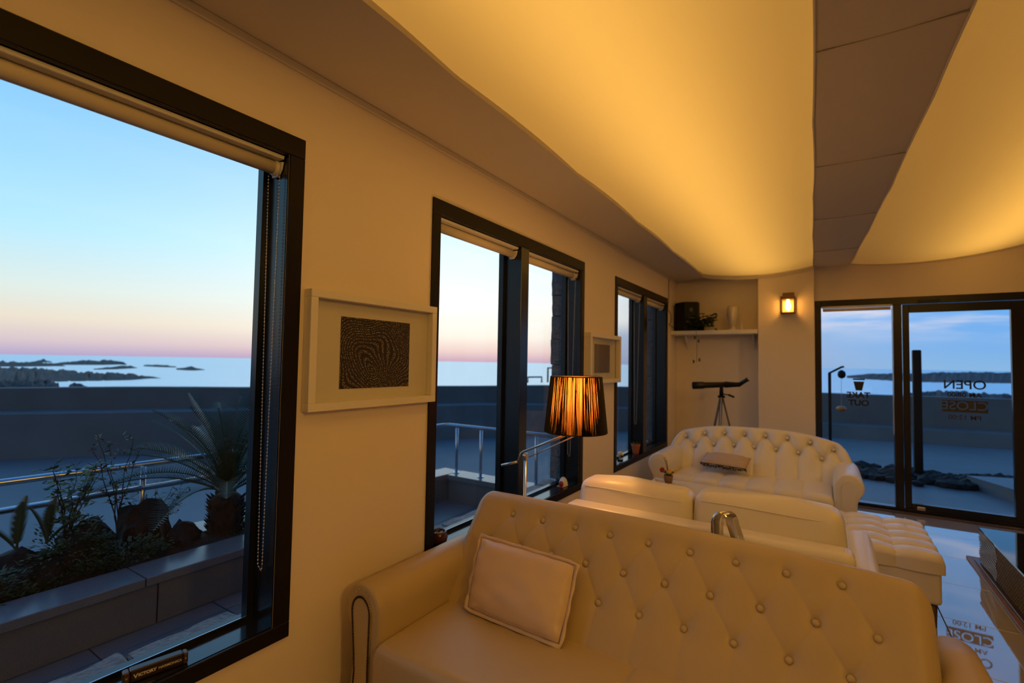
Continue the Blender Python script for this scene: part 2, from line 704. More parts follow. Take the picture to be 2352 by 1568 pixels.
def roughen(o, amp, scale, seed=0.0, cuts=0):
    me = o.data
    bm = bmesh.new()
    bm.from_mesh(me)
    if cuts:
        bmesh.ops.subdivide_edges(bm, edges=bm.edges, cuts=cuts, use_grid_fill=True)
    for v in bm.verts:
        n = noise.noise_vector((v.co + Vector((seed, seed * 1.7, -seed))) * scale)
        v.co += n * amp
    bmesh.ops.recalc_face_normals(bm, faces=bm.faces)
    bm.to_mesh(me)
    bm.free()


def copy_piece(src, parent, off):
    c = src.copy()
    COL.objects.link(c)
    c.parent = parent
    c.location = Vector(src.location) + Vector(off)
    ORG[c.name] = ORG[src.name]
    return c


ST = dict(kind='structure')
# room numbers
XW, XO = -1.60, -1.84          # inner wall face, outer stone face
ZC = 2.475                     # ceiling
YN, YF, YD = 6.36, 6.08, 6.16  # niche back, pillar face, door unit
XR, YB = 3.3, -2.6
ZO, ZS = 2.133, 0.49           # window opening top / sill top

# ------------------------------------------------------------------ ceiling lights (tubes above the cloth)
LIGHT_COL = (1.0, .55, .105)


def strip(name, x, y0, y1, z, power):
    ld = bpy.data.lights.new(name, 'AREA')
    ld.shape = 'RECTANGLE'
    ld.size = .10
    ld.size_y = y1 - y0
    ld.energy = power
    ld.color = LIGHT_COL
    o = bpy.data.objects.new(name, ld)
    COL.objects.link(o)
    o.location = (x, (y0 + y1) / 2, z)
    return o


strip('ceiling_strip_light', -.60, YB + .2, 6.0, 2.86, 46)
strip('ceiling_strip_light', 1.15, YB + .2, 6.0, 2.90, 52)


# added fill spot, unseen to the right of the camera, brightens the window wall
TSP = empty('added_spotlight', (2.5, -.5, 2.48), 0, 'small black spotlight added behind the camera to brighten the window wall', 'lamp')
_a, _b = np.array([2.5, -.5, 2.50]), np.array([-1.6, 2.0, 1.65])
_d = (_b - _a) / np.linalg.norm(_b - _a)
G().tube([_a, _a + _d * .12], [.030, .038], 16).mk('housing', M['black'], TSP, smooth=True)
G().tube([_a, (2.5, -.5, 2.60)], .008, 8).mk('stem', M['black'], TSP)
_l = bpy.data.lights.new('added_spot_light', 'SPOT')
_l.energy = 85
_l.spot_size = R(84)
_l.spot_blend = 1.0
_l.color = LIGHT_COL
_l.shadow_soft_size = .12
_o = bpy.data.objects.new('added_spot_light', _l)
COL.objects.link(_o)
_o.location = _a + _d * .16
_o.rotation_euler = Vector(-_d).to_track_quat('Z', 'Y').to_euler()

# second added spot, also out of view, lifts the pillar and far sofa
TS2 = empty('added_spotlight', (2.3, 2.6, 2.48), 0, 'small black spotlight added out of view to brighten the white pillar', 'lamp')
_a, _b = np.array([2.3, 2.6, 2.50]), np.array([-.5, 5.9, .7])
_d = (_b - _a) / np.linalg.norm(_b - _a)
G().tube([_a, _a + _d * .12], [.030, .038], 16).mk('housing', M['black'], TS2, smooth=True)
G().tube([_a, (2.3, 2.6, 2.60)], .008, 8).mk('stem', M['black'], TS2)
_l = bpy.data.lights.new('added_spot_light', 'SPOT')
_l.energy = 40
_l.spot_size = R(54)
_l.spot_blend = 1.0
_l.color = (1.0, .60, .17)
_l.shadow_soft_size = .15
_o = bpy.data.objects.new('added_spot_light', _l)
COL.objects.link(_o)
_o.location = _a + _d * .16
_o.rotation_euler = Vector(-_d).to_track_quat('Z', 'Y').to_euler()

# ------------------------------------------------------------------ floor
floor = bx('floor', (XW - .3, YB, -.12), (XR, YD + .02, -.008), M['grout'], **ST)
floor['label'] = 'polished pale floor tiles with thin dark joints'
t0 = G().box((0.002, 0.002, -.008), (.598, .598, 0.0), .0015).mk('tile', M['tile'], floor, local=True)
xs = [.548 + .6 * k for k in range(-4, 5)]
ys = [-.47 - 2.4 + .6 * k for k in range(0, 15)]
first = True
for X in xs:
    for Y in ys:
        if X > XR - .1 or X < -2.1:
            continue
        if first:
            t0.location = (X, Y, 0)
            first = False
        else:
            c = t0.copy()
            COL.objects.link(c)
            c.parent = floor
            c.location = (X, Y, 0)

# ------------------------------------------------------------------ window wall
openings = {1: (-.66, 1.0), 2: (1.13 * 1.6, 2.162 * 1.6), 3: (2.658 * 1.6, 3.668 * 1.6)}
g = G()
segs = []
yprev = YB
for k in (1, 2, 3):
    a, b = openings[k]
    g.box((XW - .12, yprev, 0), (XW, a, 2.62))
    g.box((XW - .12, a, 0), (XW, b, ZS - .02))
    g.box((XW - .12, a, ZO), (XW, b, 2.62))
    yprev = b
g.box((XW - .12, yprev, 0), (XW, YN + .1, 2.62))
wl = g.mk('wall_left', M['wall'], **ST)
# outer stone skin: core plus individual rough stones round the openings
g = G()
yprev = YB
for k in (1, 2, 3):
    a, b = openings[k]
    e = .05 if k > 1 else .09
    g.box((XO + .02, yprev, -1.2), (XW - .12, a - e, 2.9))
    g.box((XO + .02, a - e, -1.2), (XW - .16, b + e, ZS - .16))
    g.box((XO + .02, a - e, ZO + .08), (XW - .16, b + e, 2.9))
    yprev = b + e
g.box((XO + .02, yprev, -1.2), (XW - .12, YN + .25, 2.9))
skin = g.mk('wall_outer', M['basalt'], **ST)
rs = random.Random(3)
for k in (1, 2, 3):
    a, b = openings[k]
    y = a + .01
    while y < b - .05:
        L_ = rs.uniform(.26, .40)
        y2 = min(y + L_, b)
        s = G().box((XO - .03 + rs.uniform(-.01, .01), y + .004, ZS - .14), (XW - .165, y2 - .004, ZS - .012 + rs.uniform(-.006, .006)), .008).mk('stone', M['basalt'], skin)
        roughen(s, .012, 9, rs.random() * 30, 3)
        y = y2
    for yy, sg in ((b, 1), (a, -1)) if k > 1 else ((a, -1),):
        z = ZS
        while z < ZO:
            h = rs.uniform(.16, .30)
            s = G().box((XO - .02 + rs.uniform(-.006, .006), yy + sg * (.012 + rs.uniform(0, .004)), z + .001), (XW - .125, yy + sg * .16, min(z + h, ZO + .05) - .001), .003).mk('stone', M['basalt'], skin)
            roughen(s, .005, 22, rs.random() * 30, 4)
            z += h


def bead_chain(name, path, parent, mat_=None, gap=.0115, r=.0038):
    """A loop of tiny steel balls on a cord."""
    P = [np.array(p, float) for p in path]
    g = G()
    for a, b in zip(P[:-1], P[1:]):
        L_ = np.linalg.norm(b - a)
        n = max(1, int(L_ / gap))
        for i in range(n):
            c = a + (b - a) * (i + .5) / n
            V = [c + np.array(d) * r for d in ((1, 0, 0), (-1, 0, 0), (0, 1, 0), (0, -1, 0), (0, 0, 1.1), (0, 0, -1.1))]
            g.add(V, [(0, 2, 4), (2, 1, 4), (1, 3, 4), (3, 0, 4), (2, 0, 5), (1, 2, 5), (3, 1, 5), (0, 3, 5)])
    g.tube([p for p in P], .0009, 4)
    return g.mk(name, mat_ or M['bead'], parent, smooth=True)


def blind(ya, yb, label, chain, rail_x=XW - .03):
    """Roller blind rolled up under the head of a window; chain = (y, z_top, z_bottom, axis gap)."""
    T = empty('roller_blind', (XW - .06, (ya + yb) / 2, ZO - .1), 0, label, 'blind', 'rolled-up roller blinds on the window wall')
    zt = ZO - .006
    g = G().box((XW - .055, ya + .004, zt - .012), (XW - .014, yb - .004, zt - .001), .002)
    g.box((XW - .052, ya + .004, zt - .004), (XW - .012, yb - .004, zt), .001)
    g.mk('head_rail', M['plastic'], T)
    zc = ZO - .041
    xc = XW - .060
    g = G().tube([(xc, ya + .022, zc), (xc, yb - .022, zc)], .024, 20)
    g.mk('fabric_roll', M['blind'], T, smooth=True)
    for yy in (ya + .006, yb - .006):
        G().prism([(XW - .09, zt - .02), (XW - .02, zt - .02), (XW - .026, zc - .01), (XW - .045, zc - .034), (XW - .075, zc - .034), (XW - .090, zc)], 1, yy - .004, yy + .004).mk('bracket', M['plastic'], T)
    if chain:
        cy, zb, dx = chain
        sg = -1 if cy > (ya + yb) / 2 else 1
        z0 = zc - .02
        ctrl = G().tube([(xc, cy - sg * .008, zc), (xc, cy + sg * .008, zc)], .028, 16).mk('chain_wheel', M['plastic'], T, smooth=True)
        path = [(xc + .03, cy, z0)]
        for i in range(1, 9):
            t = i / 8
            path.append((xc + .03 * (1 - t) + dx[0] * t, cy + dx[1] * t * .5, z0 + (zb + .02 - z0) * t))
        path += [(xc + dx[0] - .004, cy + dx[1] * .5, zb), (xc + dx[0] - .014, cy + dx[1] * .5, zb + .01)]
        for i in range(8, -1, -1):
            t = i / 8
            path.append((xc - .03 * (1 - t) + (dx[0] - .016) * t, cy + sg * .006 + dx[1] * t * .5, z0 + (zb + .02 - z0) * t))
        bead_chain('bead_chain', path, T)
        w = G().prism([(xc + dx[0] - .016, zb + .015), (xc + dx[0] - .002, zb + .015), (xc + dx[0] - .004, zb - .05), (xc + dx[0] - .012, zb - .055)], 1, cy + dx[1] * .5 - .006, cy + dx[1] * .5 + .006)
        w.mk('cord_weight', M['amber'], T)
    return T


def window(k, mull, has_ws):
    a, b = openings[k]
    W = bx('window_%d' % k, (XW - .125, a, ZS - .03), (XW - .005, b, ZS), M['sill'], **ST)
    W['label'] = {1: 'big black-framed window nearest the camera, sea and planter outside', 2: 'middle black-framed two-part window behind the string-shade lamp', 3: 'small-looking far black-framed window beside the shelf'}[k]
    # flat trim on the room side
    tw = .058
    o0 = ZO + .072
    g = G().box((XW, a - tw, ZO), (XW + .010, b + tw, o0), .002)
    g.mk('window_frame', M['trim'], W)
    G().box((XW, a - tw, .437), (XW + .010, b + tw, ZS), .002).mk('window_frame', M['trim'], W)
    for (p, q) in ((a - tw, a), (b, b + tw)):
        o = G().box((XW, p, ZS), (XW + .0098, q, ZO), .002).mk('window_frame', M['trim'], W)
    # deep reveal
    xg = XW - .118
    G().box((xg, a, ZO - .003), (XW, b, ZO)).mk('head_jamb', M['jamb'], W)
    G().box((xg, a, ZS), (XW, a + .004, ZO)).mk('side_jamb', M['jamb'], W)
    G().box((xg, b - .004, ZS), (XW, b, ZO)).mk('side_jamb', M['jamb'], W)
    edges = [a]
    for m_ in mull:
        G().box((xg - .02, m_[0], ZS), (XW + .006, m_[1], ZO), .002).mk('mullion', M['jamb'], W)
        edges += [m_[0], m_[1]]
    edges.append(b)
    for i in range(0, len(edges), 2):
        p, q = edges[i], edges[i + 1]
        fw = .026
        gf = G()
        gf.box((xg - .03, p, ZS), (xg + .004, p + fw, ZO))
        gf.box((xg - .03, q - fw, ZS), (xg + .004, q, ZO))
        gf.box((xg - .03, p + fw, ZS), (xg + .004, q - fw, ZS + .014))
        gf.box((xg - .03, p + fw, ZO - fw), (xg + .004, q - fw, ZO))
        gf.mk('sash', M['jamb'], W)
        V = [(xg - .012, p + fw, ZS + .045), (xg - .012, q - fw, ZS + .045), (xg - .012, q - fw, ZO - fw), (xg - .012, p + fw, ZO - fw)]
        G().box((xg - .016, p + fw - .004, ZS + .012), (xg - .010, q - fw + .004, ZO - fw + .004)).mk('pane', M['glass'], W)
        G().box((xg + .002, p + fw, ZS + .0145), (xg + .005, q - fw, ZS + .0165)).mk('gasket', M['rail'], W)
    return W


window(1, [], 1)
window(2, [(1.608 * 1.6, 1.665 * 1.6)], 1)
window(3, [(3.135 * 1.6, 3.205 * 1.6)], 1)
blind(-.655, .995, 'cream roller blind rolled up in the big nearest window', (.985, 1.41 - .452 * 1.63, (.02, -.01)))
blind(1.813, 2.568, 'cream roller blind rolled up over the left pane of the middle window', (1.828, .73, (.0, .0)))
blind(2.668, 3.455, 'cream roller blind rolled up over the right pane of the middle window', (3.43, .69, (.0, .0)))
blind(4.256, 5.012, 'cream roller blind rolled up over the left pane of the far window', (4.99, .78, (.0, .0)))
blind(5.132, 5.864, 'cream roller blind rolled up over the right pane of the far window', (5.15, .84, (.0, .0)))

# ------------------------------------------------------------------ other walls
g = G()
g.box((XW, YN, 0), (-.634, YN + .1, 2.62))
bn = g.mk('wall_niche', M['wall'], **ST)
bx('wall_pillar', (-.634, YF, 0), (-.094, YN + .1, 2.62), M['wall'], bev=.004, **ST)
g = G()
g.box((-.094, YD, 2.12), (XR, YD + .16, 2.9))
g.box((1.95, YD, 0), (XR, YD + .16, 2.12))
g.mk('wall_far', M['wall'], **ST)
bx('wall_right', (XR, YB, 0), (XR + .12, YD + .16, 3.2), M['wall'], **ST)
bx('wall_rear', (XW, YB - .12, 0), (XR, YB, 3.2), M['wall'], **ST)

# ------------------------------------------------------------------ ceiling: slab, boxed edges, cloth bays
g = G()
g.box((XW - .12, YB, 3.12), (XR, YN + .1, 3.2))
g.box((XW - .12, YB, 2.62), (XW, YN + .1, 3.12))
g.box((XW, YN, 2.62), (XR, YN + .1, 3.12))
g.mk('ceiling', M['ceil'], **ST)


def scallop(y, a, amp):
    return amp * abs(math.sin((y - a) * PI / 1.1)) ** .7


def edgeL(y):
    return float(np.interp(y, [0, 1.1, 1.43, 2.1, 3.24, 4.98, 6.2], [-1.150, -1.158, -1.168, -1.174, -1.186, -1.215, -1.222])) + scallop(y, .3, .009)


def mid_l(y):
    return float(np.interp(y, [0, 1.64, 2.07, 3.24, 4.23, 6.12], [-.010, -.024, -.032, -.050, -.074, -.105])) + scallop(y, .27, .006)


def mid_r(y):
    return float(np.interp(y, [0, 1.89, 2.06, 2.68, 3.55, 4.44, 6.24], [.41, .382, .377, .362, .338, .304, .225])) - scallop(y, .27, .006)


YY = np.linspace(YB, YN, 150)


def band(name, fa, fb, z, th, m_, nx=6, bulge=.0):
    P = np.zeros((len(YY), nx, 3))
    for i, y in enumerate(YY):
        xa, xb = fa(y), fb(y)
        for j in range(nx):
            t = j / (nx - 1)
            P[i, j] = (xa + (xb - xa) * t, y, z - bulge * math.sin(PI * t) * (0.3 + abs(math.sin((y - .27) * PI / 1.1))))
    g = G().grid(P, True)
    Q = P.copy()
    Q[:, :, 2] = z + th
    g.grid(Q)
    for j in (0, nx - 1):
        S = np.stack([P[:, j], Q[:, j]], 1)
        g.grid(S, j == 0)
    for i in (0, len(YY) - 1):
        S = np.stack([P[i], Q[i]], 1)
        g.grid(S, i > 0)
    return g.mk(name, m_, smooth=False, **ST)


b1 = band('ceiling_side', lambda y: XW, edgeL, ZC, .14, M['ceil'])
b1['label'] = 'dark boxed ceiling edge running along the window wall'
b2 = band('ceiling_middle', mid_l, mid_r, ZC + .012, .10, M['ceil'], 10, .005)
b2['label'] = 'opaque brown band between the two glowing ceiling bays'
bx('ceiling_niche', (-1.26, YF + .004, ZC + .006), (-.634, YN, ZC + .15), M['ceil'], **ST)
b3 = band('ceiling_side_right', lambda y: 1.86, lambda y: XR, 2.60, .10, M['ceil'])


def cloth(name, fa, fb, za, zb, sag, label, ymax=YF):
    nx = 40
    ys_ = np.linspace(YB, ymax, 170)
    P = np.zeros((len(ys_), nx, 3))
    for i, y in enumerate(ys_):
        xa, xb = fa(y) - .02, fb(y) + .02
        pin = abs(math.sin((y - .27) * PI / 1.1))
        for j in range(nx):
            t = j / (nx - 1)
            z = za + (zb - za) * t - sag * (1 - (2 * t - 1) ** 2) + .012 * pin * math.exp(-min(t, 1 - t) * 25)
            P[i, j] = (xa + (xb - xa) * t, y, z)
    o = G().grid(P, True).mk(name, M['fabric'], smooth=True, kind='structure')
    o['label'] = label
    # cloth turned down over the end batten
    e = P[-1]
    S = np.stack([e, e - np.array([0, .004, .045 if name == 'ceiling_panel' else .012])], 1)
    G().grid(S).mk('hem', M['ceil'], o)
    return o


cloth('ceiling_panel', edgeL, mid_l, ZC + .02, ZC + .02, .058, 'glowing backlit cloth bay above the sofas', YF + .001)
cloth('ceiling_panel_right', mid_r, lambda y: 1.88, ZC + .02, 2.66, .10, 'glowing backlit cloth bay at the right edge', YD)
# seams: thin beads along the middle band
for fn, nm in ((mid_l, 'seam_left'), (mid_r, 'seam_right')):
    G().tube([(fn(y), y, ZC + .006) for y in YY], .004, 6).mk('ceiling_trim', M['white'], smooth=True, **ST)
G().box((XW, YB, ZC - .03), (XW + .012, YN, ZC), .003).mk('trim_1', M['ceil'], **ST)
G().box((XW, YN - .012, ZC - .03), (-.634, YN, ZC), .003).mk('trim_2', M['ceil'], **ST)
for i, (yy) in enumerate((1.92, 3.05, 4.15, 5.3, .8)):
    P = [(mid_l(yy) + (mid_r(yy) - mid_l(yy)) * t, yy + .0, ZC + .008 - .012 * math.sin(PI * t) * .3 - .001) for t in np.linspace(0, 1, 8)]
    G().tube(P, .0035, 5).mk('ceiling_seam', M['ceil'], smooth=True, **ST)

# ------------------------------------------------------------------ glazed door unit
D = bx('door_1', (-.094, YD, .0), (1.95, YD + .09, .045), M['jamb'], kind='structure')
D['label'] = 'black-framed glass door and sidelight facing the sea'


def dbox(name, lo, hi, m_=None, **k):
    return G().box(lo, hi, .003).mk(name, m_ or M['jamb'], D, **k)


dbox('door_frame', (-.094, YD, .045), (-.035, YD + .09, 2.12))
dbox('door_frame', (-.035, YD, 2.05), (1.95, YD + .09, 2.12))
dbox('door_frame', (.572, YD - .01, .045), (.640, YD + .09, 2.05))
dbox('door_frame', (1.55, YD, .045), (1.68, YD + .09, 2.05))
dbox('door_frame', (1.87, YD, .045), (1.95, YD + .09, 2.05))
G().box((-.035, YD + .04, .045), (.572, YD + .046, 2.05)).mk('pane', M['glass'], D)
G().box((1.68, YD + .04, .045), (1.87, YD + .046, 2.05)).mk('pane', M['glass'], D)
# leaf
leaf = G()
leaf.box((.648, YD + .012, .012), (.700, YD + .06, 2.044), .002)
leaf.box((1.424, YD + .012, .012), (1.53, YD + .06, 2.044), .002)
leaf.box((.700, YD + .012, .012), (1.424, YD + .06, .098), .002)
leaf.box((.700, YD + .012, 1.966), (1.424, YD + .06, 2.044), .002)
lf = leaf.mk('door_leaf', M['jamb'], D)
G().box((.700, YD + .033, .098), (1.424, YD + .039, 1.966)).mk('door_pane', M['glass'], lf)
G().box((.76, YD - .014, 2.05), (.93, YD + .012, 2.085), .004).mk('door_closer', M['black_shiny'], D)
G().box((.735, YD + .002, .03), (.80, YD + .012, .075), .003).mk('patch_lock', M['steel'], lf)
dbox('threshold', (.02, YD - .06, .0), (1.95, YD, .012), M['grout'])
G().box((1.30, YD - .045, .012), (1.44, YD - .005, .018)).mk('floor_plate', M['chrome'], D)

# roller blind above the sidelight
T = empty('roller_blind', (.27, YD - .02, 2.03), 0, 'thin cream roller blind rolled up over the sidelight beside the glass door', 'blind')
G().box((-.03, YD - .03, 2.035), (.566, YD + .02, 2.052), .002).mk('head_rail', M['plastic'], T)
G().tube([(-.02, YD + .0, 2.015), (.555, YD + .0, 2.015)], .016, 14).mk('fabric_roll', M['blind'], T, smooth=True)
bead_chain('bead_chain', [(.560, YD - .02, 2.02), (.562, YD - .02, .76), (.566, YD - .016, .75), (.569, YD - .012, .76), (.567, YD - .012, 2.02)], T, r=.0035, gap=.012)


def text(name, body, x, z, size, m_, parent, y, bold=0.0, sx=1.0, depth=.0006, flip=True):
    cu = bpy.data.curves.new(name, 'FONT')
    cu.body = body
    cu.size = size
    cu.align_x = 'CENTER'
    cu.align_y = 'CENTER'
    cu.extrude = depth
    cu.offset = bold
    tmp = bpy.data.objects.new(name, cu)
    COL.objects.link(tmp)
    dg = bpy.context.evaluated_depsgraph_get()
    me = bpy.data.meshes.new_from_object(tmp.evaluated_get(dg))
    bpy.data.objects.remove(tmp)
    me.name = name
    n = len(me.vertices)
    a = np.empty(n * 3)
    me.vertices.foreach_get('co', a)
    a = a.reshape(-1, 3)
    b = np.zeros_like(a)
    sg = -1 if flip else 1
    b[:, 0] = x + sg * a[:, 0] * sx
    b[:, 1] = y - sg * a[:, 2]
    b[:, 2] = z + a[:, 1]
    b -= ORG[parent.name]
    me.vertices.foreach_set('co', b.ravel())
    me.materials.clear()
    me.materials.append(m_)
    me.update()
    o = bpy.data.objects.new(name, me)
    COL.objects.link(o)
    o.parent = parent
    ORG[o.name] = ORG[parent.name]
    return o


yt = YD + .0415
text('lettering', 'OPEN', 1.103, 1.262, .118, M['vinyl_b'], lf, yt, bold=.0012)
text('lettering', 'AM 08:00', 1.10, 1.168, .062, M['vinyl_b'], lf, yt, bold=.0008)
text('lettering', 'PM 12:00', 1.10, .955, .062, M['vinyl_g'], lf, yt, bold=.0008)
# the word CLOSE is cut out of a bar of vinyl
bar = G().box((.938, yt - .0006, 1.006), (1.262, yt + .0006, 1.116)).mk('sticker', M['vinyl_g'], lf)
cut = text('lettering', 'CLOSE', 1.10, 1.064, .112, M['vinyl_g'], lf, yt, depth=.004, bold=.0005)
bo = bar.modifiers.new('cut', 'BOOLEAN')
bo.operation = 'DIFFERENCE'
bo.solver = 'EXACT'
bo.object = cut
_dg = bpy.context.evaluated_depsgraph_get()
_me = bpy.data.meshes.new_from_object(bar.evaluated_get(_dg))
bar.modifiers.clear()
if len(_me.polygons) > 12:
    bar.data = _me
bpy.data.objects.remove(cut)
ys2 = YD + .048
g = G()
g.prism([(.262, 1.175), (.316, 1.175), (.335, 1.268), (.243, 1.268)], 1, ys2, ys2 + .001)
g.mk('cup_sticker', M['vinyl_b'], D)
G().prism([(.236, 1.283), (.342, 1.283), (.338, 1.296), (.240, 1.296)], 1, ys2, ys2 + .001).mk('cup_lid_sticker', M['vinyl_b'], D)
text('lettering', 'TAKE', .283, 1.125, .082, M['vinyl_b'], D, ys2, bold=.003)
text('lettering', 'OUT', .286, 1.045, .082, M['vinyl_b'], D, ys2, bold=.003)


# ------------------------------------------------------------------ tufted scroll-arm sofas
def tuft_back(prof, x0, x1, buttons, creases, m_, parent, nx=220, nv=70, thick=.13, tilt=(.31, .40), zb=.42, yb=.36, dscale=1.0, pleat=None, endr=.05):
    """Back cushion, local frame: x across, y depth, z up. prof(x) = height along the slope of the top edge."""
    dv = np.array([0, tilt[0], tilt[1]])
    dv /= np.linalg.norm(dv)
    nrm = np.array([0, -dv[2], dv[1]])
    base = np.array([0, yb, zb])
    xs_ = np.linspace(x0, x1, nx)
    lowext = -.20
    rr = thick / 2
    cols = []
    for x in xs_:
        h = prof(x)
        d = min(x - x0, x1 - x)
        rnd = 0.0
        if d < endr:
            q = 1 - d / endr
            rnd = endr * .9 * (1 - math.sqrt(max(0, 1 - q * q)))
        S = np.concatenate([np.linspace(lowext, h - rr, nv), np.full(14, np.nan), np.linspace(h - rr, lowext, 8)])
        pts = []
        for i in range(nv):
            s = S[i]
            pts.append((s, 0.0 + rnd))
        for k in range(1, 15):
            a = PI * k / 15
            pts.append((h - rr + (rr - rnd) * math.sin(a), rr - (rr - rnd) * math.cos(a)))
        for i in range(8):
            pts.append((S[nv + 14 + i], 2 * rr - rnd))
        cols.append(pts)
    A = np.array(cols)          # nx, n, 2  (s, depth)
    n = A.shape[1]
    X = np.repeat(xs_[:, None], n, 1)
    s, dep = A[..., 0], A[..., 1]
    front = np.zeros_like(s)
    front[:, :nv] = 1
    front[:, nv:nv + 6] = np.linspace(1, 0, 6)
    disp = np.zeros_like(s)
    # soft overall puff then dimples and creases
    for bxx, bs in buttons:
        dd = np.hypot(X - bxx, s - bs)
        disp -= dscale * (.0135 * np.exp(-(dd / .038) ** 1.3) + .006 * np.exp(-(dd / .011) ** 2))
    for (ax, as_, cx, cs_, dep_, wid) in creases:
        ex, es = cx - ax, cs_ - as_
        L2 = ex * ex + es * es
        t = np.clip(((X - ax) * ex + (s - as_) * es) / L2, 0, 1)
        dd = np.hypot(X - ax - t * ex, s - as_ - t * es)
        disp -= dscale * (dep_ * np.exp(-(dd / wid) ** 2) + dep_ * .9 * np.exp(-(dd / (wid * 4)) ** 2))
    disp *= front
    P = base + X[..., None] * np.array([1, 0, 0]) + s[..., None] * dv + (disp - dep)[..., None] * nrm
    g = G().grid(P, True)
    for i in (0, nx - 1):
        m2 = n // 2
        ring = [i * n + j for j in range(n)]
        g.f.append(tuple(ring if i == 0 else ring[::-1]))
    o = g.mk('backrest', m_, parent, smooth=True, local=True)
    # buttons
    bo = None
    for k, (bxx, bs) in enumerate(buttons):
        c = base + np.array([bxx, 0, 0]) + bs * dv + nrm * (-.0155 * dscale)
        if bo is None:
            gg = G()
            prof_ = [(1e-5, .0075), (.005, .0072), (.009, .0052), (.0115, .0018), (.0115, -.006)]
            V, F = [], []
            for (r_, z_) in prof_:
                for j in range(14):
                    a = 2 * PI * j / 14
                    V.append(r_ * math.cos(a) * np.array([1, 0, 0]) + r_ * math.sin(a) * dv + z_ * nrm)
            for i in range(4):
                for j in range(14):
                    j2 = (j + 1) % 14
                    F.append((i * 14 + j, (i + 1) * 14 + j, (i + 1) * 14 + j2, i * 14 + j2))
            gg.add(V, F)
            bo = gg.mk('button', m_, parent, smooth=True, local=True)
            bo.location = c
        else:
            q = bo.copy()
            COL.objects.link(q)
            q.parent = parent
            q.location = c
    return o


def scroll_arm(side, xin, xout, y0, y1, ztop, m_, parent, nails=True, round_front=False):
    """side -1 = left arm (outer side at smaller x). Section loop in x,z lofted along y."""
    w = abs(xout - xin)
    r = w * .5
    cx = (xin + xout) / 2
    zc_ = ztop - r
    sg = -1 if xout < xin else 1
    loop = []
    loop.append((xin, .10))
    loop.append((xin, zc_ - .10))
    loop.append((xin - sg * .0, zc_ - .04))
    for k in range(0, 19):
        a = PI * (k / 18) * 1.22
        loop.append((cx - sg * r * math.cos(a), zc_ + r * math.sin(a)))
    loop += [(cx + sg * r * .55, zc_ - r * .85 - .03), (cx + sg * r * .50, zc_ - .19), (cx + sg * r * .62, zc_ - .27), (cx + sg * r * .80, .10)]
    loop = np.array(loop)
    n = len(loop)
    cen = np.array([cx, zc_ - .05])
    secs = []
    for (y, sc_) in ((y0, .80), (y0 + .002, .90), (y0 + .010, .97), (y0 + .026, 1.0), (y0 + .2, 1.0), ((y0 + y1) / 2, 1.005), (y1 - .1, 1.0), (y1, .98)):
        q = cen + (loop - cen) * np.array([sc_, 1 - (1 - sc_) * .35])
        q[:, 1] = np.maximum(q[:, 1], .10)
        secs.append(np.column_stack([q[:, 0], np.full(n, y), q[:, 1]]))
    P = np.array(secs)
    P2 = np.concatenate([P, P[:, :1]], 1)
    g = G().grid(P2, sg < 0)
    base = len(g.v)
    nn = n + 1
    g.f.append(tuple(range(nn - 1)) if sg > 0 else tuple(range(nn - 1))[::-1])
    k = (len(secs) - 1) * nn
    g.f.append(tuple(k + j for j in range(nn - 1))[::-1] if sg > 0 else tuple(k + j for j in range(nn - 1)))
    arm = g.mk('armrest', m_, parent, smooth=True, local=True)
    fix_normals(arm)
    # front panel with nail line
    inner = []
    for k in range(0, 21):
        a = PI * k / 20
        inner.append((cx - sg * r * .50 * math.cos(a), zc_ - .01 + r * .62 * math.sin(a)))
    left = [(cx - sg * r * .50, .06), (cx - sg * r * .46, zc_ - .20)]
    right = [(cx + sg * r * .34, zc_ - .16), (cx + sg * r * .30, zc_ - .22), (cx + sg * r * .50, .06)]
    outl = left + inner + right
    pp = G().prism(outl, 1, y0 - .006, y0 + .01).mk('arm_panel', m_, parent, local=True)
    fix_normals(pp)
    if nails:
        pts = [np.array([p[0], y0 - .007, p[1]]) for p in outl]
        gn = G()
        acc = 0
        for a, b in zip(pts[:-1], pts[1:]):
            L_ = np.linalg.norm(b - a)
            m2 = max(1, int(L_ / .0085))
            for i in range(m2):
                c = a + (b - a) * (i + .5) / m2
                gn.ball(c, .0048, 6, 4, (1, .7, 1))
        gn.mk('nail_trim', M['nail'], parent, smooth=True, local=True, kind='stuff')
        # pleats gathered over the scroll
        for k in range(5):
            a = PI * (.30 + .10 * k)
            p0 = np.array([cx - sg * r * .58 * math.cos(a), y0 - .002, zc_ + r * .74 * math.sin(a)])
            p1 = np.array([cx - sg * r * .99 * math.cos(a + .1), y0 + .03, zc_ + r * 1.0 * math.sin(a + .1)])
            pm = (p0 + p1) / 2 + np.array([0, -.006, .004])
            G().tube([p0, pm, p1], [.003, .0045, .001], 6).mk('pleat', m_, parent, smooth=True, local=True)
    return arm


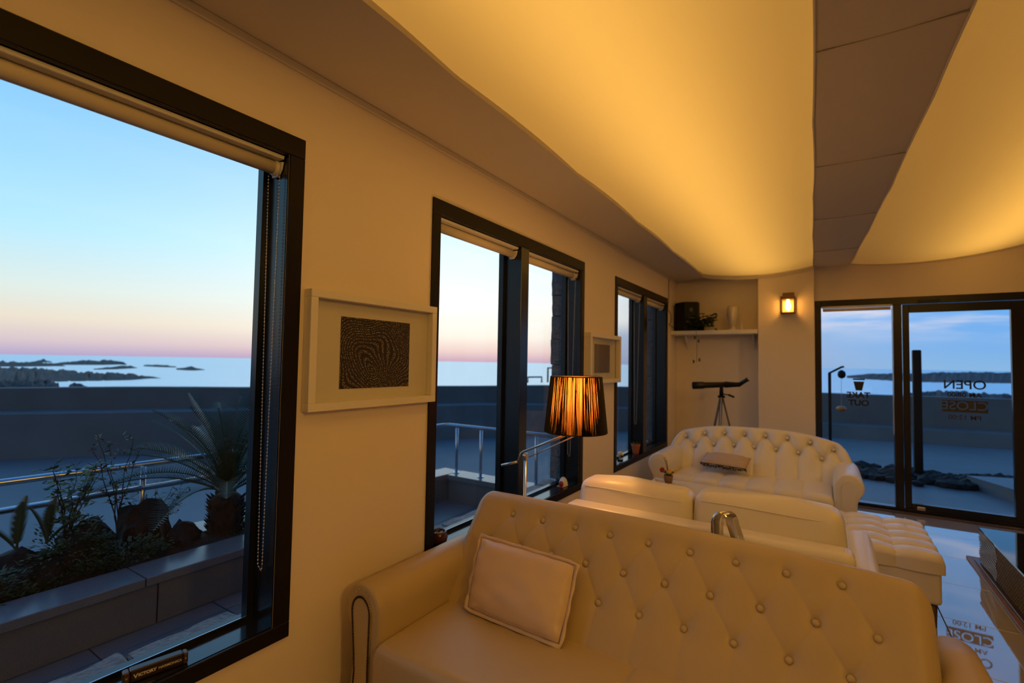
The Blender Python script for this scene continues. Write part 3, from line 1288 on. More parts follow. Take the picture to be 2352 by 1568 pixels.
def seat_slab(x0, x1, y0, y1, z0, z1, m_, parent, panels=1, r=.045, puff=.015, name='seat', rows=1, seams=()):
    nx, ny = 30 * max(1, panels) if panels > 1 else (40 if not seams else 260), 30 * max(1, rows) if rows > 1 else 36
    xs_ = np.linspace(0, 1, nx)
    prof = [(y0, z0)]
    yy = [y0] * 4
    zz = list(np.linspace(z0, z1 - r, 4))
    for k in range(1, 8):
        a = PI / 2 * k / 8
        yy.append(y0 + r - r * math.cos(a))
        zz.append(z1 - r + r * math.sin(a))
    tt = np.linspace(y0 + r, y1 - r * .6, ny)
    yy += list(tt)
    zz += [z1] * ny
    for k in range(1, 6):
        a = PI / 2 * k / 5
        yy.append(y1 - r * .6 + r * .6 * math.sin(a))
        zz.append(z1 - r * .6 + r * .6 * math.cos(a))
    yy += [y1]
    zz += [z0]
    yy, zz = np.array(yy), np.array(zz)
    P = np.zeros((nx, len(yy), 3))
    for i, u in enumerate(xs_):
        x = x0 + (x1 - x0) * u
        d = min(u, 1 - u) * (x1 - x0)
        edge = r * .5 * (1 - math.sqrt(max(0, 1 - max(0, 1 - d / (r * .5)) ** 2)))
        v = np.clip((yy - y0) / (y1 - y0), 0, 1)
        up = puff * (np.sin(PI * v)) * math.sin(PI * u) ** .5
        if panels > 1:
            fu = (u * panels) % 1
            up = up * .3 + (abs(math.sin(PI * fu)) ** .5 - 1) * .022 + 0
        if rows > 1:
            fv = (v * rows) % 1
            up = up + (np.abs(np.sin(PI * fv)) ** .5 - 1) * .018
        for su in seams:
            up = up - .006 * math.exp(-((u - su) / .006) ** 2) - .006 * math.exp(-((u - su) / .03) ** 2)
        topm = np.clip((zz - z0) / (z1 - z0), 0, 1) ** 2
        P[i, :, 0] = x
        P[i, :, 1] = yy + (-(up + .014) if panels > 1 else 0) * (yy < y0 + r * .5) * .6
        P[i, :, 2] = zz + up * topm - edge * topm
    g = G().grid(P)
    n = len(yy)
    g.f.append(tuple(range(n)))
    g.f.append(tuple((nx - 1) * n + j for j in range(n))[::-1])
    o = g.mk(name, m_, parent, smooth=True, local=True)
    fix_normals(o)
    return o


# near sofa ---------------------------------------------------------------
SA = empty('sofa', (-.545, 1.22, 0), 0, 'cream tufted leather sofa with scroll arms nearest the camera', 'sofa')
lx = lambda x: x + .545
hA = lambda x: .506 - .045 * max(0, x + .10) ** 1.5 - .012 * max(0, -x - .45) - (.055 * ((x - .765) / .065) ** 2 if x > .765 else 0) - (.030 * ((-x - .80) / .06) ** 2 if x < -.80 else 0)
btn = []
cre = []
r1 = [lx(-1.19 + .1535 * k) for k in range(9)]
r2 = [lx(-1.26 + .1535 * k) for k in range(10)]
r3 = [lx(-1.175 + .1535 * k) for k in range(9)]
btn = [(x, .398) for x in r1] + [(x, .270) for x in r2] + [(x, .146) for x in r3]
dc, wc = .0016, .0035
for k in range(9):
    cre.append((r1[k], .398, r1[k] + .0, .60, dc * .45, wc))
    cre.append((r1[k], .398, r2[k], .270, dc, wc))
    cre.append((r1[k], .398, r2[k + 1], .270, dc, wc))
    cre.append((r3[k], .146, r2[k], .270, dc, wc))
    cre.append((r3[k], .146, r2[k + 1], .270, dc, wc))
    cre.append((r3[k], .146, r3[k] - .005, -.1, dc * .8, wc))
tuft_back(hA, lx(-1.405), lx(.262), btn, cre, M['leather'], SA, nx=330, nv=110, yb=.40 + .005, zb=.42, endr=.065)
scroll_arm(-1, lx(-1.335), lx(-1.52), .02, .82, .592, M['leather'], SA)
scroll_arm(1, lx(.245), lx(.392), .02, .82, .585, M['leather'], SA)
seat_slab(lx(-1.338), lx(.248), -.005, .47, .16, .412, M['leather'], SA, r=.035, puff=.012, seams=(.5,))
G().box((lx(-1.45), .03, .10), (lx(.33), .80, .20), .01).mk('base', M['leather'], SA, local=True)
for fx_ in (-1.42, .33):
    for fy_ in (.10, .74):
        G().lathe([(.024, 0), (.030, .05), (.026, .10)], (lx(fx_), fy_, 0), 12).mk('foot', M['wood_dark'], SA, smooth=True, local=True)
# gathered pleats at the right end of the back
for k, zz in enumerate((.735, .70, .655)):
    G().tube([(lx(.212), .655 - .03 * k, zz - .01), (lx(.238), .672 - .03 * k, zz - .018), (lx(.252), .70 - .03 * k, zz - .03)], [.002, .0035, .002], 6).mk('pleat', M['leather'], SA, smooth=True, local=True)


def pillow(name, TL, TR, BR, BL, thick, m_, label, cat='cushion', flange=.022, pipe=True, fringe=None):
    TL, TR, BR, BL = [np.array(p, float) for p in (TL, TR, BR, BL)]
    c = (TL + TR + BR + BL) / 4
    nrm = np.cross(TR - TL, BL - TL)
    nrm /= np.linalg.norm(nrm)
    n = 34
    T = empty(name, tuple(c + np.array([0, 0, -.1])), 0, label, cat)
    rs_ = random.Random(5)
    for sgn, nm in ((1, 'front'), (-1, 'rear')):
        P = np.zeros((n, n, 3))
        for i in range(n):
            for j in range(n):
                u, v = i / (n - 1), j / (n - 1)
                q = (TL * (1 - u) + TR * u) * (1 - v) + (BL * (1 - u) + BR * u) * v
                a, b = 2 * u - 1, 2 * v - 1
                tk = max(0, (1 - abs(a) ** 2.6)) ** .55 * max(0, (1 - abs(b) ** 2.6)) ** .55
                wr = noise.noise(Vector((u * 5, v * 5, 3 + sgn))) * .008 * tk
                wr += .0035 * math.sin(26 * v + 3 * u) * math.exp(-((1 - abs(a)) / .12) ** 2) * (tk > 0)
                wr += .003 * math.sin(30 * u) * math.exp(-((1 - abs(b)) / .12) ** 2)
                inset = q + (c - q) * .03 * (a * a * b * b)
                P[i, j] = inset + nrm * sgn * (thick * .5 * tk + wr + .0015)
        g = G().grid(P, sgn < 0)
        o = g.mk('cover', m_, T, smooth=True)
    # flange all round, slightly waved
    if flange:
        ring_in, ring_out = [], []
        cs_ = [TL, TR, BR, BL]
        for k in range(4):
            a, b = cs_[k], cs_[(k + 1) % 4]
            for i in range(16):
                t = i / 16
                q = a * (1 - t) + b * t
                w = nrm * .005 * math.sin(t * 22 + k)
                out = (q - c)
                out = out / np.linalg.norm(out)
                side = np.cross(nrm, b - a)
                side /= np.linalg.norm(side)
                if side @ (q - c) < 0:
                    side = -side
                ring_in.append(q)
                corner = 1.0
                ring_out.append(q + side * flange + w + (out * flange * .45 if i in (0,) else 0))
        m = len(ring_in)
        g = G()
        V = []
        for i in range(m):
            V += [ring_in[i] + nrm * .002, ring_out[i] + nrm * .002, ring_out[i] - nrm * .002, ring_in[i] - nrm * .002]
        F = []
        for i in range(m):
            j = (i + 1) % m
            for k in range(4):
                k2 = (k + 1) % 4
                F.append((i * 4 + k, j * 4 + k, j * 4 + k2, i * 4 + k2))
        g.add(V, F)
        fl = g.mk('flange', m_, T, smooth=True)
        fix_normals(fl)
        G().tube([ring_in[i] + nrm * .003 for i in range(m)], .0028, 6, closed=True).mk('piping', m_, T, smooth=True)
    if fringe:
        g = G()
        a, b = fringe
        a, b = np.array(a, float), np.array(b, float)
        L_ = np.linalg.norm(b - a)
        for i in range(60):
            t = i / 59
            p = a * (1 - t) + b * t
            q = p + np.array([rs_.uniform(-.012, .012), rs_.uniform(-.022, -.006), rs_.uniform(-.03, -.012)])
            g.tube([p + np.array([0, 0, .006]), (p + q) / 2 + np.array([.004, -.004, 0]), q], [.004, .005, .002], 5)
        g.mk('lace_trim', M['lace'], T, smooth=True, kind='stuff')
    return T


pillow('cushion', (-1.255, 1.73, .655), (-.805, 1.725, .643), (-.785, 1.555, .432), (-1.205, 1.575, .434), .105, M['pillow'], 'tan leather cushion leaning in the left corner of the nearest sofa', flange=.013)

# ------------------------------------------------------------------ middle sofa seen from behind
SB = empty('sofa', (-.49, 2.22, 0), 0, 'white leather sofa seen from behind with two loose back cushions', 'sofa')
bl = M['leather_white']


def rbox(name, lo, hi, r, m_, parent, puff=0.0, n=12, local=False):
    """Soft upholstered block: rounded box with slight puff."""
    lo, hi = np.array(lo, float), np.array(hi, float)
    c, h = (lo + hi) / 2, (hi - lo) / 2
    V, F, key = [], [], {}
    tv = np.tan(np.linspace(-PI / 4, PI / 4, n + 1))
    st = []
    for a in range(3):
        hh = h[a]
        rr = min(r, hh)
        s_ = np.linspace(0, 1, 5)
        q = -hh + rr * (1 - np.cos(s_ * PI / 2)) if False else -hh + rr * s_
        mid = np.linspace(-hh + rr, hh - rr, n + 1)
        st.append(np.concatenate([q[:-1], mid, (-q[:-1])[::-1]]))

    def vid(p):
        k = tuple(np.round(p, 6))
        if k in key:
            return key[k]
        rr = np.minimum(r, h)
        q = np.clip(p, -(h - rr), h - rr)
        d = p - q
        # map cube-corner offsets to a sphere
        L_ = np.linalg.norm(d)
        if L_ > 1e-9:
            m3 = np.max(np.abs(d) / np.maximum(rr, 1e-9))
            d = d / L_ * (m3 * r if m3 > 0 else 0)
            d = np.sign(d) * np.minimum(np.abs(d), rr)
        q = q + d
        if puff:
            t = q / h
            for a in range(3):
                o1, o2 = (a + 1) % 3, (a + 2) % 3
                q[a] += t[a] * puff * max(0, 1 - t[o1] ** 2) * max(0, 1 - t[o2] ** 2)
        key[k] = len(V)
        V.append(q + c)
        return key[k]

    for a in range(3):
        o1, o2 = (a + 1) % 3, (a + 2) % 3
        for sg in (-1, 1):
            A, B = st[o1], st[o2]
            for i in range(len(A) - 1):
                for j in range(len(B) - 1):
                    q = []
                    for (ii, jj) in ((i, j), (i + 1, j), (i + 1, j + 1), (i, j + 1)):
                        p = np.zeros(3)
                        p[a], p[o1], p[o2] = sg * h[a], A[ii], B[jj]
                        q.append(vid(p))
                    if len(set(q)) == 4:
                        F.append(q if sg > 0 else q[::-1])
    return mk(name, V, F, m_, parent, smooth=True, local=local)


rbox('back_frame', (-1.105, 2.215, .10), (.09, 2.345, .715), .035, bl, SB)
G().tube([(-1.09, 2.222, .680), (.08, 2.222, .680)], .0025, 6).mk('piping', bl, SB, smooth=True)
rbox('armrest', (.065, 2.26, .10), (.185, 3.05, .60), .05, bl, SB)
rbox('armrest', (-1.22, 2.36, .10), (-1.10, 3.05, .60), .05, bl, SB)
rbox('seat', (-1.10, 2.34, .14), (.06, 3.05, .42), .05, bl, SB, puff=.012)
for (xa, xb, zt, ya) in ((-1.085, -.535, .812, 2.335), (-.515, .055, .825, 2.345)):
    c_ = rbox('back_cushion', (xa, ya, .43), (xb, ya + .175, zt), .05, bl, SB, puff=.016, n=14)
    for v in c_.data.vertices:
        n_ = noise.noise(Vector((v.co.x * 7, v.co.y * 9, v.co.z * 7)))
        v.co.y += n_ * .007 + (v.co.z - .43) * .05
        v.co.z += noise.noise(Vector((v.co.x * 4 + 5, v.co.y * 4, 1))) * .010 * (1 if v.co.z > .6 else 0)
    zz = zt - .034
    G().tube([(xa + .03 + (xb - xa - .06) * t, ya + .004 + .018 - .012 * math.sin(PI * t), zz + .004 * math.sin(5 * t)) for t in np.linspace(0, 1, 14)], .0028, 6).mk('piping', bl, SB, smooth=True)
for fx_ in (-1.05, .10):
    for fy_ in (2.28, 2.98):
        G().lathe([(.018, 0), (.022, .10)], (fx_, fy_, 0), 12).mk('foot', M['chrome'], SB, smooth=True)

# tufted ottoman beside it
OT = empty('ottoman', (.20, 3.92, 0), 0, 'white leather ottoman with a square-tufted top near the glass door', 'ottoman')
so = seat_slab(-.10, .535, 3.50, 4.27, .30, .405, bl, OT, panels=3, rows=5, r=.04, puff=.012, name='seat')
so.data.transform(Matrix.Translation(-Vector((.20, 3.92, 0))))
rbox('body', (-.085, 3.515, .13), (.52, 4.255, .305), .02, bl, OT)
for (px_, py_) in ((-.05, 3.56), (.485, 3.56), (-.05, 4.21), (.485, 4.21)):
    G().lathe([(.016, 0), (.02, .13)], (px_, py_, 0), 12).mk('foot', M['wood_dark'], OT, smooth=True)

# ------------------------------------------------------------------ far sofa
SF = empty('sofa', (-.585, 4.60, 0), 0, 'white tufted sofa with an arched back beside the glass door', 'sofa')
fx0 = lambda x: x + .585


def hC(x):
    a = abs(x) / .73
    return .47 - .05 * a ** 2 - .13 * max(0, a - .35) ** 2 - .06 * max(0, (a - .90) / .12) ** 2


btn, cre = [], []
t1 = [-.64 + .183 * k for k in range(8)]
t2 = [-.73 + .183 * k for k in range(9)]
s1 = [hC(x) - .085 for x in t1]
s2 = [hC(x) - .205 for x in t2]
btn = list(zip(t1, s1)) + [(x, s) for x, s in list(zip(t2, s2))[1:-1]]
dc, wc = .010, .009
for k in range(8):
    cre.append((t1[k], s1[k], t1[k], .60, dc * .5, wc))
    cre.append((t1[k], s1[k], t2[k], s2[k], dc, wc))
    cre.append((t1[k], s1[k], t2[k + 1], s2[k + 1], dc, wc))
for k in range(9):
    cre.append((t2[k], s2[k], t2[k], -.1, dc * .7, wc))
tuft_back(hC, -.79, .79, btn, cre, bl, SF, nx=240, nv=60, yb=.50, zb=.41, tilt=(.20, .40), dscale=1.5, thick=.14, endr=.06)
scroll_arm(-1, fx0(-1.215), fx0(-1.415), .0, .72, .585, bl, SF, nails=False)
scroll_arm(1, fx0(.045), fx0(.245), .0, .72, .585, bl, SF, nails=False)
seat_slab(fx0(-1.218), fx0(.048), -.02, .55, .15, .405, bl, SF, panels=6, r=.06, puff=.015)
G().box((fx0(-1.36), .02, .06), (fx0(.19), .74, .18), .01).mk('base', bl, SF, local=True)
for fx_ in (-.72, .72):
    for fy_ in (.07, .68):
        G().lathe([(.022, 0), (.026, .06)], (fx_, fy_, 0), 12).mk('foot', M['wood_dark'], SF, smooth=True, local=True)
p1, p2, p3, p4 = at(1626, 1040, 1, 5.10), at(1722, 1052, 1, 5.10), at(1712, 1078, 1, 4.92), at(1609, 1062, 1, 4.92)
pillow('cushion', p1, p2, p3, p4, .10, M['taupe'], 'flat taupe cushion with black lace edge lying on the far sofa', flange=.012, fringe=(p4, p3))

# ------------------------------------------------------------------ long white table between the sofas
TB = empty('coffee_table', (-.72, 4.1, 0), 0, 'long white low table in front of the far sofa', 'table')
rbox('table_top', (-1.27, 3.83, .385), (-.165, 4.33, .42), .016, M['white'], TB)
rbox('apron', (-1.22, 3.88, .30), (-.215, 4.28, .385), .008, M['white'], TB)
for (px_, py_) in ((-1.19, 3.91), (-.245, 3.91), (-1.19, 4.25), (-.245, 4.25)):
    G().box((px_ - .022, py_ - .022, 0), (px_ + .022, py_ + .022, .31), .004).mk('leg', M['white'], TB)
# dried-flower pot and shell on the table
pc = at(1535, 1108, 2, .42)
PT = empty('flower_pot', tuple(pc), 0, 'small brown pot with red, yellow and white flowers on the white table', 'potted plant')
G().lathe([(.028, 0), (.036, .025), (.038, .05), (.034, .062), (.030, .058), (.026, .052)], pc, 18).mk('pot', M['wood_mid'], PT, smooth=True)
rs = random.Random(11)
g = G()
for i in range(26):
    a, l = rs.uniform(0, 2 * PI), rs.uniform(.02, .055)
    p = pc + np.array([math.cos(a) * l * .7, math.sin(a) * l * .7, .055 + rs.uniform(.005, .04)])
    g.ball(p, .010, 5, 3, (1, 1, .4))
g.mk('foliage', M['leaf_in'], PT, smooth=True, kind='stuff')
for (dx, dz, m_, r_) in ((-.050, .10, 'flower_red', .022), (.012, .095, 'flower_yel', .020), (.055, .105, 'flower_yel', .016), (-.02, .20, 'flower_wh', .012), (-.038, .215, 'flower_wh', .009)):
    q = pc + np.array([dx, .0, dz])
    g = G()
    for k in range(6):
        a = 2 * PI * k / 6
        g.ball(q + np.array([math.cos(a) * r_ * .55, math.sin(a) * r_ * .3 - .004, math.sin(a) * r_ * .55]), r_ * .5, 6, 4)
    g.ball(q, r_ * .5, 6, 4)
    g.mk('flower', M[m_], PT, smooth=True)
    G().tube([pc + np.array([0, 0, .05]), (pc + q) / 2 + np.array([.004, 0, .03]), q], .0022, 5).mk('stem', M['leaf_in'], PT)
sc_ = at(1516, 1110, 2, .42) + np.array([-.005, -.04, 0])
g = G()
nu, nv = 28, 12
P = np.zeros((nu, nv, 3))
for i in range(nu):
    t = i / (nu - 1)
    a = t * 4.2 * PI
    rr = .034 * (1 - t) ** 1.2 + .003
    cxx = sc_ + np.array([-.045 * t + .012, .02 * t, .030 + .022 * t])
    for j in range(nv):
        b = 2 * PI * j / (nv - 1)
        P[i, j] = cxx + rr * np.array([.5 * math.cos(b) + .25 * math.cos(a), math.sin(b), .8 * math.cos(b) * .6 + .12 * math.sin(a)]) * 1.0
g.grid(P)
sh = g.mk('sea_shell', M['shell'], smooth=True, label='pale spiral sea shell beside the flower pot on the white table', cat='shell')
zmin = min((sh.matrix_basis @ v.co).z for v in sh.data.vertices)
sh.location.z += .421 - zmin

# ------------------------------------------------------------------ chrome hoop between the sofas
HP = empty('chrome_stand', (-.34, 2.14, 0), 0, 'chrome arched hoop stand showing above the back of the nearest sofa', 'stand')
pts = []
for z in np.linspace(.02, .70, 8):
    pts.append((-.375, 2.14, z))
for k in range(1, 12):
    a = PI - PI * k / 12
    pts.append((-.345 + .03 * math.cos(a) + 0, 2.14, .765 + .055 * math.sin(a)))
for z in np.linspace(.70, .02, 8):
    pts.append((-.29 + (.70 - z) * .05, 2.14, z))
pts = np.array(pts)
# flat band section
P = []
for i in range(len(pts)):
    t = pts[min(i + 1, len(pts) - 1)] - pts[max(i - 1, 0)]
    t /= np.linalg.norm(t)
    nrm = np.array([t[2], 0, -t[0]])
    w = .026
    th = .004
    wv = np.array([.62, .78, 0])
    q = pts[i]
    P.append([q + nrm * th - wv * w, q + nrm * th * 1.6, q + nrm * th + wv * w, q - nrm * th + wv * w, q - nrm * th - wv * w, q + nrm * th - wv * w])
o = G().grid(np.array(P)).mk('hoop', M['chrome'], HP, smooth=True)
fix_normals(o)
G().box((-.43, 2.105, 0), (-.22, 2.175, .02), .004).mk('base', M['chrome'], HP)

# ------------------------------------------------------------------ floor lamp
LY = 2.35
top = at(1207, 1047, 1, LY)
LPX = top[0]
LP = empty('floor_lamp', (LPX, LY, 0), 0, 'steel swing-arm floor lamp with black string shade by the middle window', 'lamp')
G().lathe([(.13, 0), (.13, .012), (.125, .018), (.02, .024), (.012, .04)], (LPX, LY, 0), 32).mk('base', M['steel'], LP, smooth=False)
G().tube([(LPX, LY, .02), (LPX, LY, .885)], .009, 14).mk('pole', M['steel'], LP, smooth=True)
G().box((LPX - .011, LY - .012, .865), (LPX + .011, LY + .012, .905), .003).mk('joint', M['steel'], LP)
G().tube([(LPX, LY - .02, .892), (LPX, LY + .02, .892)], .008, 10).mk('knob', M['chrome'], LP, smooth=True)
sc0 = np.array([-1.106, LY, 1.041])
armT = sc0 + np.array([0, 0, .0])
j0 = np.array([LPX, LY, .895])
d1 = armT - j0
G().tube([j0 + np.array([-.02, 0, .012]), armT + np.array([0, 0, .012])], .0065, 10).mk('arm', M['steel'], LP, smooth=True)
G().tube([j0 + np.array([.02, 0, -.012]), armT + np.array([.01, 0, -.006])], .003, 8).mk('arm', M['steel'], LP, smooth=True)
hd = at(1143, 1067, 1, LY - .02)
hd2 = at(1188, 1060, 1, LY - .01)
G().tube([j0 + np.array([.0, 0, .018]), j0 + np.array([-.03, 0, .008]), hd2], .0035, 8).mk('rod', M['steel'], LP, smooth=True)
hd[0] = max(hd[0], -1.555)
G().tube([hd2, hd], .0075, 10).mk('counterweight', M['wood_mid'] if False else M['steel'], LP, smooth=True)
# shade
nz_, zb_, zt_ = 2, 1.050, 1.338
n = 96
rb, rt = .163, .133
V, F, UV = [], [], []
for i in range(7):
    t = i / 6
    for j in range(n + 1):
        a = 2 * PI * j / n
        r_ = rb + (rt - rb) * t
        V.append((sc0[0] + r_ * math.cos(a), LY + r_ * math.sin(a), zb_ + (zt_ - zb_) * t))
        UV.append((j / n, t))
for i in range(6):
    for j in range(n):
        q = i * (n + 1) + j
        F.append((q, q + 1, q + n + 2, q + n + 1))
sh_ = mk('lamp_shade', V, F, M['shade'], LP, smooth=True, uv=UV)
for r_, z_ in ((rb, zb_), (rt, zt_)):
    G().tube([(sc0[0] + r_ * math.cos(2 * PI * j / 48), LY + r_ * math.sin(2 * PI * j / 48), z_) for j in range(48)], .0028, 6, closed=True).mk('rim', M['black'], sh_, smooth=True)
rs = random.Random(17)
g = G()
a = 0.0
while a < 2 * PI:
    dens = .5 + .5 * noise.noise(Vector((math.cos(a) * 5, math.sin(a) * 5, 0)))
    a += (.0050 + .030 * max(0, dens - .25) * rs.random())
    sl = rs.uniform(-.035, .035) + .05 * noise.noise(Vector((math.cos(a) * 3, math.sin(a) * 3, 7)))
    w_ = rs.uniform(.0010, .0019)
    V = []
    for t, aa in ((0, a), (1, a + sl)):
        r_ = rb + (rt - rb) * t + .0006
        z = zb_ + (zt_ - zb_) * t
        er = np.array([math.cos(aa), math.sin(aa), 0])
        et = np.array([-math.sin(aa), math.cos(aa), 0])
        c_ = np.array([sc0[0], LY, z])
        V += [c_ + er * r_ - et * w_ * .6, c_ + er * (r_ + w_ * 1.3), c_ + er * r_ + et * w_ * .6]
    # straight thread between the rings, pushed out at mid height to follow the cone
    g.add(V, [(0, 1, 4, 3), (1, 2, 5, 4), (2, 0, 3, 5)])
g.mk('threads', M['thread'], LP, kind='stuff')
# spider and bulb
for k in range(3):
    a = 2 * PI * k / 3 + .3
    G().tube([(sc0[0], LY, zt_ - .04), (sc0[0] + rt * math.cos(a), LY + rt * math.sin(a), zt_ - .002)], .0018, 6).mk('spider', M['steel'], LP)
G().tube([(sc0[0], LY, zt_ - .04), (sc0[0], LY, 1.045)], .004, 8).mk('stem', M['steel'], LP, smooth=True)
G().tube([(sc0[0], LY, 1.10), (sc0[0], LY, 1.15)], .016, 12).mk('socket', M['white'], LP, smooth=True)
G().ball((sc0[0], LY, 1.19), .030, 14, 9, (1, 1, 1.2)).mk('bulb', M['glow'], LP, smooth=True)
ld = bpy.data.lights.new('lamp_bulb_light', 'POINT')
ld.energy = 9
ld.color = (1.0, .48, .13)
ld.shadow_soft_size = .04
lo_ = bpy.data.objects.new('lamp_bulb_light', ld)
COL.objects.link(lo_)
lo_.location = (sc0[0], LY, 1.26)

# ------------------------------------------------------------------ wall lantern
WX_, WZ_ = -.335, 2.06
WS = empty('wall_lantern', (WX_, YF, 1.98), 0, 'small square wall lantern glowing orange on the white pillar', 'wall lamp')
G().box((WX_ - .055, YF - .022, 2.135), (WX_ + .055, YF, 2.215), .004).mk('back_plate', M['wood_mid'], WS)
G().box((WX_ - .068, YF - .135, 2.13), (WX_ + .068, YF - .004, 2.165), .004).mk('cap', M['wood_mid'], WS)
g = G()
for sx in (-1, 1):
    for yy in (YF - .13, YF - .012):
        g.box((WX_ + sx * .062 - .005, yy - .005, 1.985), (WX_ + sx * .062 + .005, yy + .005, 2.13))
g.box((WX_ - .067, YF - .135, 1.978), (WX_ + .067, YF - .007, 1.990))
g.mk('cage', M['wood_dark'], WS)
G().box((WX_ - .060, YF - .128, 1.990), (WX_ + .060, YF - .014, 2.13)).mk('lantern_glass', M['amber'], WS)
G().lathe([(.012, 2.13 - 2.06), (.016, .05), (.026, .02), (.028, -.01), (.020, -.035), (.006, -.048), (1e-5, -.05)][::-1], (WX_, YF - .07, 2.06), 16).mk('bulb', M['glow'], WS, smooth=True)
ld = bpy.data.lights.new('wall_lantern_light', 'POINT')
ld.energy = 2.6
ld.color = (1.0, .42, .08)
ld.shadow_soft_size = .03
lo_ = bpy.data.objects.new('wall_lantern_light', ld)
COL.objects.link(lo_)
lo_.location = (WX_, YF - .07, 2.05)


# ------------------------------------------------------------------ pictures
def picture(y0, y1, z0, z1, depth, wf, art, am, label):
    T = empty('picture_frame', (XW, (y0 + y1) / 2, z0), 0, label, 'picture')
    xf = XW + depth
    G().box((XW + .002, y0, z1 - wf), (xf, y1, z1), .002).mk('moulding', M['frame_white'], T)
    G().box((XW + .002, y0, z0), (xf, y1, z0 + wf), .002).mk('moulding', M['frame_white'], T)
    G().box((XW + .002, y0, z0 + wf), (xf - .0004, y0 + wf, z1 - wf), .002).mk('moulding', M['frame_white'], T)
    G().box((XW + .002, y1 - wf, z0 + wf), (xf - .0004, y1, z1 - wf), .002).mk('moulding', M['frame_white'], T)
    G().box((XW + .002, y0 + wf - .003, z0 + wf - .003), (XW + .008, y1 - wf + .003, z1 - wf + .003)).mk('mat_board', M['mat_board'], T)
    a0, a1, b0, b1 = art
    mk('print', [(XW + .0095, a0, b0), (XW + .0095, a1, b0), (XW + .0095, a1, b1), (XW + .0095, a0, b1)], [(0, 1, 2, 3)], am, T, uv=[(0, 0), ((a1 - a0) / (b1 - b0), 0), ((a1 - a0) / (b1 - b0), 1), (0, 1)])
    G().box((XW + .016, y0 + wf - .002, z0 + wf - .002), (XW + .018, y1 - wf + .002, z1 - wf + .002)).mk('glazing', M['picglass'], T)
    return T


picture(.674 * 1.6, 1.097 * 1.6, 1.41 - .121 * 1.6, 1.41 + .159 * 1.6, .045, .030, (1.235, 1.610, 1.293, 1.577), M['swirl'], 'white box frame with a dark swirling gold print between the first two windows')
picture(3.555, 4.235, 1.245, 1.655, .05, .035, (3.72, 4.06, 1.33, 1.57), M['speckle'], 'white box frame with a grey-brown print beside the far window')

# ------------------------------------------------------------------ shelf and what stands on it
SH = empty('wall_shelf', (-1.12, 6.22, 1.77), 0, 'white shelf spanning the niche left of the pillar', 'shelf')
G().box((XW + .004, YF + .005, 1.775), (-.638, YN - .002, 1.822), .003).mk('board', M['white'], SH)
for X in (-1.45, -.70):
    G().prism([(YN - .002, 1.775), (YN - .16, 1.775), (YN - .16, 1.765), (YN - .02, 1.62), (YN - .002, 1.60)], 0, X - .008, X + .008).mk('bracket', M['white'], SH)
zs = 1.823
# speaker
SPK = empty('loudspeaker', (-1.44, 6.19, zs), 0, 'black loudspeaker with a wedge top on the shelf', 'speaker')
g = G()
poly = [(-1.572, 6.20), (-1.44, 6.115), (-1.305, 6.18), (-1.305, 6.30), (-1.572, 6.30)]
n = len(poly)
V = [(p[0], p[1], zs) for p in poly] + [(p[0], p[1], zs + .355) for p in poly]
F = [tuple(range(n))[::-1], tuple(range(n, 2 * n))] + [(i, (i + 1) % n, (i + 1) % n + n, i + n) for i in range(n)]
g.add(V, F).mk('cabinet', M['black'], SPK)
a_, b_ = np.array([-1.44, 6.115]), np.array([-1.305, 6.18])
dd = (b_ - a_) / np.linalg.norm(b_ - a_)
nn_ = np.array([dd[1], -dd[0]])
for (zc_, rr_) in ((zs + .12, .05), (zs + .26, .025)):
    q = (a_ + b_) / 2
    G().tube([(q[0] + nn_[0] * .002, q[1] + nn_[1] * .002, zc_), (q[0] + nn_[0] * .010, q[1] + nn_[1] * .010, zc_)], rr_, 20).mk('driver', M['black_shiny'], SPK, smooth=False)
P = [at(1536, 632, 0, XW + .008), at(1536, 690, 0, XW + .008), at(1534, 710, 0, XW + .008), at(1541, 722, 0, XW + .012), at(1541, 740, 0, XW + .014), at(1537, 745, 0, XW + .010), at(1543, 755, 1, 6.10)]
P = [np.array([max(p[0], XW + .006), min(p[1], 6.33), p[2]]) for p in P]
P[-1] = np.array([-1.572, 6.22, 1.85])
G().tube(P, .0035, 6).mk('speaker_cable', M['wood_dark'], smooth=True, label='thin dark cable running down the wall corner to the loudspeaker', cat='cable')
# trailing plant
px0 = at(1610, 752, 1, 6.17)
PL = empty('trailing_plant', (px0[0], 6.17, zs), 0, 'dark trailing ivy in a small pot beside the loudspeaker', 'potted plant')
G().lathe([(.035, 0), (.045, .07), (.048, .075), (.040, .07)], (px0[0], 6.17, zs), 16).mk('pot', M['black'], PL, smooth=True)


def leafq(g, c, d, nrm, L_, w):
    d = d / (np.linalg.norm(d) + 1e-9)
    s = np.cross(d, nrm)
    s = s / (np.linalg.norm(s) + 1e-9)
    c = np.array(c, float)
    g.add([c, c + d * L_ * .45 + s * w * .5, c + d * L_, c + d * L_ * .45 - s * w * .5, c + d * L_ * .45 + np.cross(s, d) * w * .12], [(0, 1, 4), (1, 2, 4), (2, 3, 4), (3, 0, 4)])


